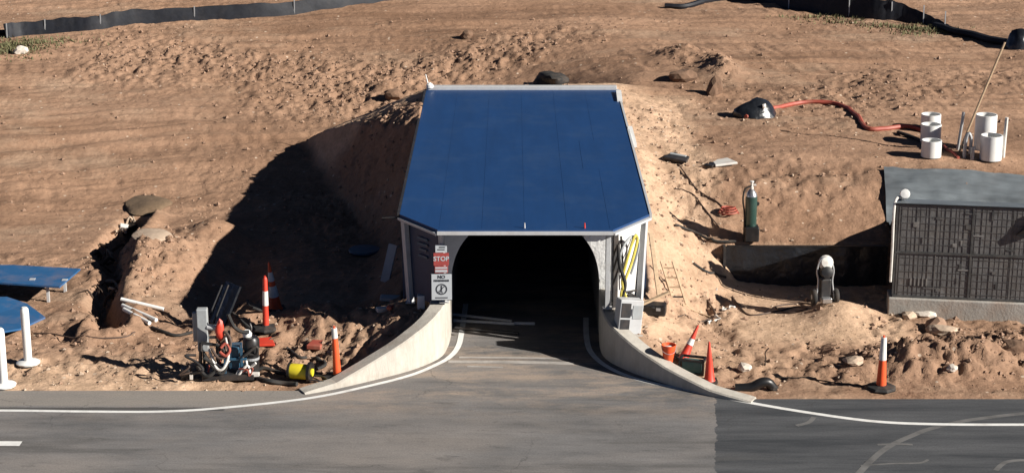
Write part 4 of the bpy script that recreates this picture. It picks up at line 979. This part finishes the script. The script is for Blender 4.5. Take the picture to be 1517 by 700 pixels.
# yellow drum
p = G(446, 566)
t = thing('yellow_cable_drum', 'yellow drum with black end flanges lying beside the left wing wall', 'drum', p, R(-12))
Mx = Matrix.Translation((0,.05,.2)) @ Matrix.Rotation(math.pi/2,4,'Y')
part('drum', lathe(NB(), [(.15,-.22),(.155,-.2),(.155,.13),(.15,.15)], 20, Mx), 'yellow', t, smooth=True)
for a_, b_, r_ in ((.15,.21,.21),(-.27,-.22,.17)): part('flange', lathe(NB(), [(.05,a_),(r_,a_),(r_,b_),(.05,b_)], 20, Mx), 'black', t, smooth=True)
part('hub', lathe(NB(), [(.08,.21),(.08,.24),(.02,.25)], 14, Mx), 'yellow', t)
bm = NB(); tube(bm, [(.2,-.1,.1),(.45,-.1,.08),(.7,-.15,.05)], .022, 6); tube(bm, [(.2,.15,.1),(.45,.1,.1),(.7,-.15,.05)], .022, 6); part('tow_bar', bm, 'dark', t, smooth=True)
hose('black_hose', 'black hose running from the pump skid to the yellow drum', 'hose', [(372,556),(390,548),(410,552),(430,560)], .04, 'rubber')
hose('black_hose', 'thick black hose lying along the road side of the yellow drum', 'hose', [(368,560),(395,566),(420,570),(440,571)], .05, 'rubber')
hose('black_hose', 'black hose curling behind the yellow drum', 'hose', [(425,517),(432,522),(442,530),(460,534),(475,537),(482,543),(470,548)], .035, 'rubber')
hose('black_hose', 'black hose loop on the soil around the red delineator', 'hose', [(345,465),(360,480),(375,490),(395,495),(405,491)], .035, 'rubber')
hose('black_hose', 'black hose on the heap above the red delineator', 'hose', [(355,452),(370,455),(390,462),(415,461)], .03, 'rubber')
hose('black_hose', 'black hose leading from the trench to the pump skid', 'hose', [(225,487),(245,494),(262,498),(285,495)], .035, 'rubber')
for k in range(1):
    slab('red_scrap', 'flat red scrap lying right of the pump skid', 'scrap', 393, 508, .35, .45, .05, 'redorange', R(10))
    slab('red_stone', 'dull red stone lying behind the yellow drum', 'stone', 468, 515, .28, .35, .1, 'redhose', R(-10))
# shade items left of the portal
bm = NB(); lathe(bm, [(.36,0),(.40,.05),(.38,.09),(.1,.1)], 20); single('plastic_sheet', 'crumpled round blue plastic sheet lying in the canopy shadow', 'plastic sheet', bm, 'bluep', G(540,374), smooth=True)
a = G(570, 418); single('grey_board', 'grey board leaning in the shade beside the left portal post', 'board', bar(NB(), (0,0,0), (.2,.2,.85), .28, .03), 'grey', a)
slab('grey_slab', 'grey flat slab by the foot of the left portal post', 'slab', 578, 444, .45, .3, .08, 'grey', R(-12))
slab('rag', 'white and red rag at the shadow edge near the left post', 'rag', 567, 461, .24, .16, .1, 'dirtywhite', R(20))
slab('rag', 'red rag beside the white one at the shadow edge', 'rag', 578, 459, .12, .14, .09, 'redhose', R(-20))
# thin pale and dark strips across the tunnel floor
for k, (a_, b_, lb) in enumerate((((672,468),(758,478),'pale strip deepest in the left of the tunnel mouth'), ((672,477),(762,482),'pale strip across the white line in the tunnel mouth'), ((674,488),(768,496),'dark strip nearest the road in the tunnel mouth'), ((762,481),(792,481.5),'short pale strip in the middle of the tunnel mouth'))):
    a = P(*a_); b = P(*b_); o0 = a.copy(); o0.z = .012; bm = tube(NB(), [Vector((0,0,.03)), (b-a)*.5+Vector((0,0,.03)), b-a+Vector((0,0,.03))], .035, 8, 1)
    single('floor_strip', lb, 'bar', bm, 'trim' if k != 2 else 'dark', o0, smooth=True, group='strips across the tunnel floor')

# ------------------------------------------------------------------ stones
def stone(label, px, py, r, seed, m='rock', grp='single stones on the soil', s3=(1,1,.7)):
    single('stone', label, 'stone', lumpy(NB(), r, seed, 2, .18, s3), m, G(px,py)+Vector((0,0,r*.25)), group=grp)
stone('white stone below the top left fence beside the green grass', 31, 79, .24, 1, 'whiterock')
stone('pale block at the left foot of the equipment wall base', 1345, 471, .17, 2, 'rock')
stone('white broken block near the equipment wall base', 1372, 468, .16, 3, 'whiterock', s3=(1.6,.8,.6))
stone('grey stone under the white broken block', 1387, 487, .25, 4, 'clod')
stone('flat pale stone on the spoil heap right of the equipment wall corner', 1395, 492, .26, 5, 'rock', s3=(1.3,1,.35))
stone('pale stone left of the orange roadside delineator', 1265, 537, .18, 6, 'rock', s3=(1.2,1,.5))
stone('dark red clod on the upper dirt near the top centre', 692, 55, .22, 7, 'darkclod')
stone('dark clod behind the rear left canopy corner', 583, 146, .30, 8, 'darkclod')
stone('dark lump for a shaded hole at the left end of the upper right ridge', 1010, 118, .34, 9, 'darkclod', s3=(1.3,1,.7))  # dark colour here and on the next lump stands for shade in holes
stone('upright dark lump for a shaded hole in the upper right ridge near the black bag', 1058, 138, .30, 10, 'darkclod', s3=(.8,1,1.2))
stone('pale stone in the dirt beside the black pipe bend', 1102, 547, .14, 11, 'whiterock')
stone('dark hollow clod at the right border by the road', 1500, 520, .28, 12, 'darkclod', s3=(1.4,1,.5))
stone('white stone in the right spoil heap', 1410, 548, .11, 13, 'whiterock')
def scatter(name, label, cat, n, fn, m, kind='stuff'):
    vs, fs = [], []
    octa = np.array([(1,0,0),(-1,0,0),(0,1,0),(0,-1,0),(0,0,1),(0,0,-1)], float)
    tri = ((0,2,4),(2,1,4),(1,3,4),(3,0,4),(2,0,5),(1,2,5),(3,1,5),(0,3,5))
    for i in range(n):
        x, y, r = fn()
        z = hz(x,y); j = np.random.uniform(.6,1.3,(6,1)); a = random.uniform(0,6.28)
        q = octa*j*r*np.array([1,1,.75]); q = np.stack([q[:,0]*math.cos(a)-q[:,1]*math.sin(a), q[:,0]*math.sin(a)+q[:,1]*math.cos(a), q[:,2]],-1)
        q += np.array([x,y,z+r*.2]); b = len(vs); vs += [tuple(v) for v in q]; fs += [tuple(b+k for k in t_) for t_ in tri]
    me = bpy.data.meshes.new(name); me.from_pydata(vs, [], fs); me.materials.append(M[m])
    o = bpy.data.objects.new(name, me); C.objects.link(o); o['label'] = label; o['category'] = cat; o['kind'] = kind; return o
def onway(x, y):
    if y < 35.3: return True
    if y < 39.2 and np.interp(y,[a for a,b in Lyx],[b for a,b in Lyx])-.4 < x < np.interp(y,[a for a,b in Ryx],[b for a,b in Ryx])+.4: return True
    if 38.5 < y < 52 and -2.6 < x < 3.1: return True
    return 42.1 < y < 42.4 and x > 4.9
def clodpos():
    while True:
        x = random.uniform(-17,17); y = random.uniform(35.3,66)
        if abs(x) > .29*y*1.0+1 or onway(x,y): continue
        i = int(np.searchsorted(gx,x)); j = int(np.searchsorted(gy,y))
        if random.random() < .04+GR[j,i]**1.5: return x, y, random.choice((.018,.02,.025,.03,.035,.045,.065))*random.uniform(.7,1.3)
def pebpos():
    while True:
        x = random.uniform(-11,11); y = random.uniform(35.4,50)
        if onway(x,y): continue
        i = int(np.searchsorted(gx,x)); j = int(np.searchsorted(gy,y))
        if random.random() < .05+.45*GS[j,i]*(1 if x < 4.9 else .35): return x, y, random.choice((.015,.02,.025,.035,.05))*random.uniform(.7,1.2)
scatter('soil_clods', 'loose brown soil clods strewn over the heaps and tracks', 'soil', 6000, clodpos, 'clod')
scatter('gravel', 'pale pebbles strewn over the sandy banks', 'gravel', 900, pebpos, 'rock')
# grass
vs, fs = [], []
rnd = random.Random(3)
def grass_at(px, py, sx, sy, n):
    c = G(px, py)
    for i in range(n):
        x = c.x+rnd.gauss(0,sx); y = c.y+rnd.gauss(0,sy); z = hz(x,y); h_ = rnd.uniform(.04,.14); a = rnd.uniform(0,6.28); w = rnd.uniform(.015,.04)
        b = len(vs); vs.extend([(x-w*math.cos(a),y-w*math.sin(a),z-.01),(x+w*math.cos(a),y+w*math.sin(a),z-.01),(x+rnd.uniform(-.06,.06),y+rnd.uniform(-.06,.06),z+h_)]); fs.append((b,b+1,b+2))
for q in ((10,72,.7,.6,900),(38,70,.5,.5,260),(75,62,.8,.35,160),(-30,74,.8,.5,500),(1205,26,.7,.25,140),(1250,31,.5,.3,160),(1310,38,.5,.3,150),(1370,44,.6,.4,520),(1345,42,.35,.25,160)): grass_at(*q)
me = bpy.data.meshes.new('grass'); me.from_pydata(vs, [], fs); me.materials.append(M['grass'])
o = bpy.data.objects.new('grass', me); C.objects.link(o); tag(o, 'thin green grass along the foot of the silt fences', 'grass', None, 'stuff')

# ------------------------------------------------------------------ light
EL, AZ = R(26), R(22)     # sun from the right, a little towards the camera
sd = Vector((math.cos(EL)*math.cos(AZ), -math.cos(EL)*math.sin(AZ), math.sin(EL)))
sl = bpy.data.lights.new('sun', 'SUN'); sl.energy = 5.0; sl.angle = R(.5); sl.color = (1,.945,.86)
so = bpy.data.objects.new('sun', sl); C.objects.link(so); so.rotation_euler = (-sd).to_track_quat('-Z','Y').to_euler()
w = bpy.data.worlds.new('World'); sc.world = w; w.use_nodes = True; nt = w.node_tree
sky = nt.nodes.new('ShaderNodeTexSky'); sky.sky_type = 'NISHITA'; sky.sun_disc = False; sky.sun_elevation = EL
sky.sun_rotation = math.atan2(sd.x, sd.y)
nt.links.new(sky.outputs[0], nt.nodes['Background'].inputs[0]); nt.nodes['Background'].inputs[1].default_value = .05
sky.air_density = .2; sky.altitude = 1500; sky.dust_density = 0; sky.ozone_density = 1.0
sc.cycles.max_bounces = 6; sc.cycles.diffuse_bounces = 1
vs_ = sc.view_settings; vs_.view_transform = 'Standard'; vs_.look = 'None'; vs_.gamma = 1; vs_.exposure = .75
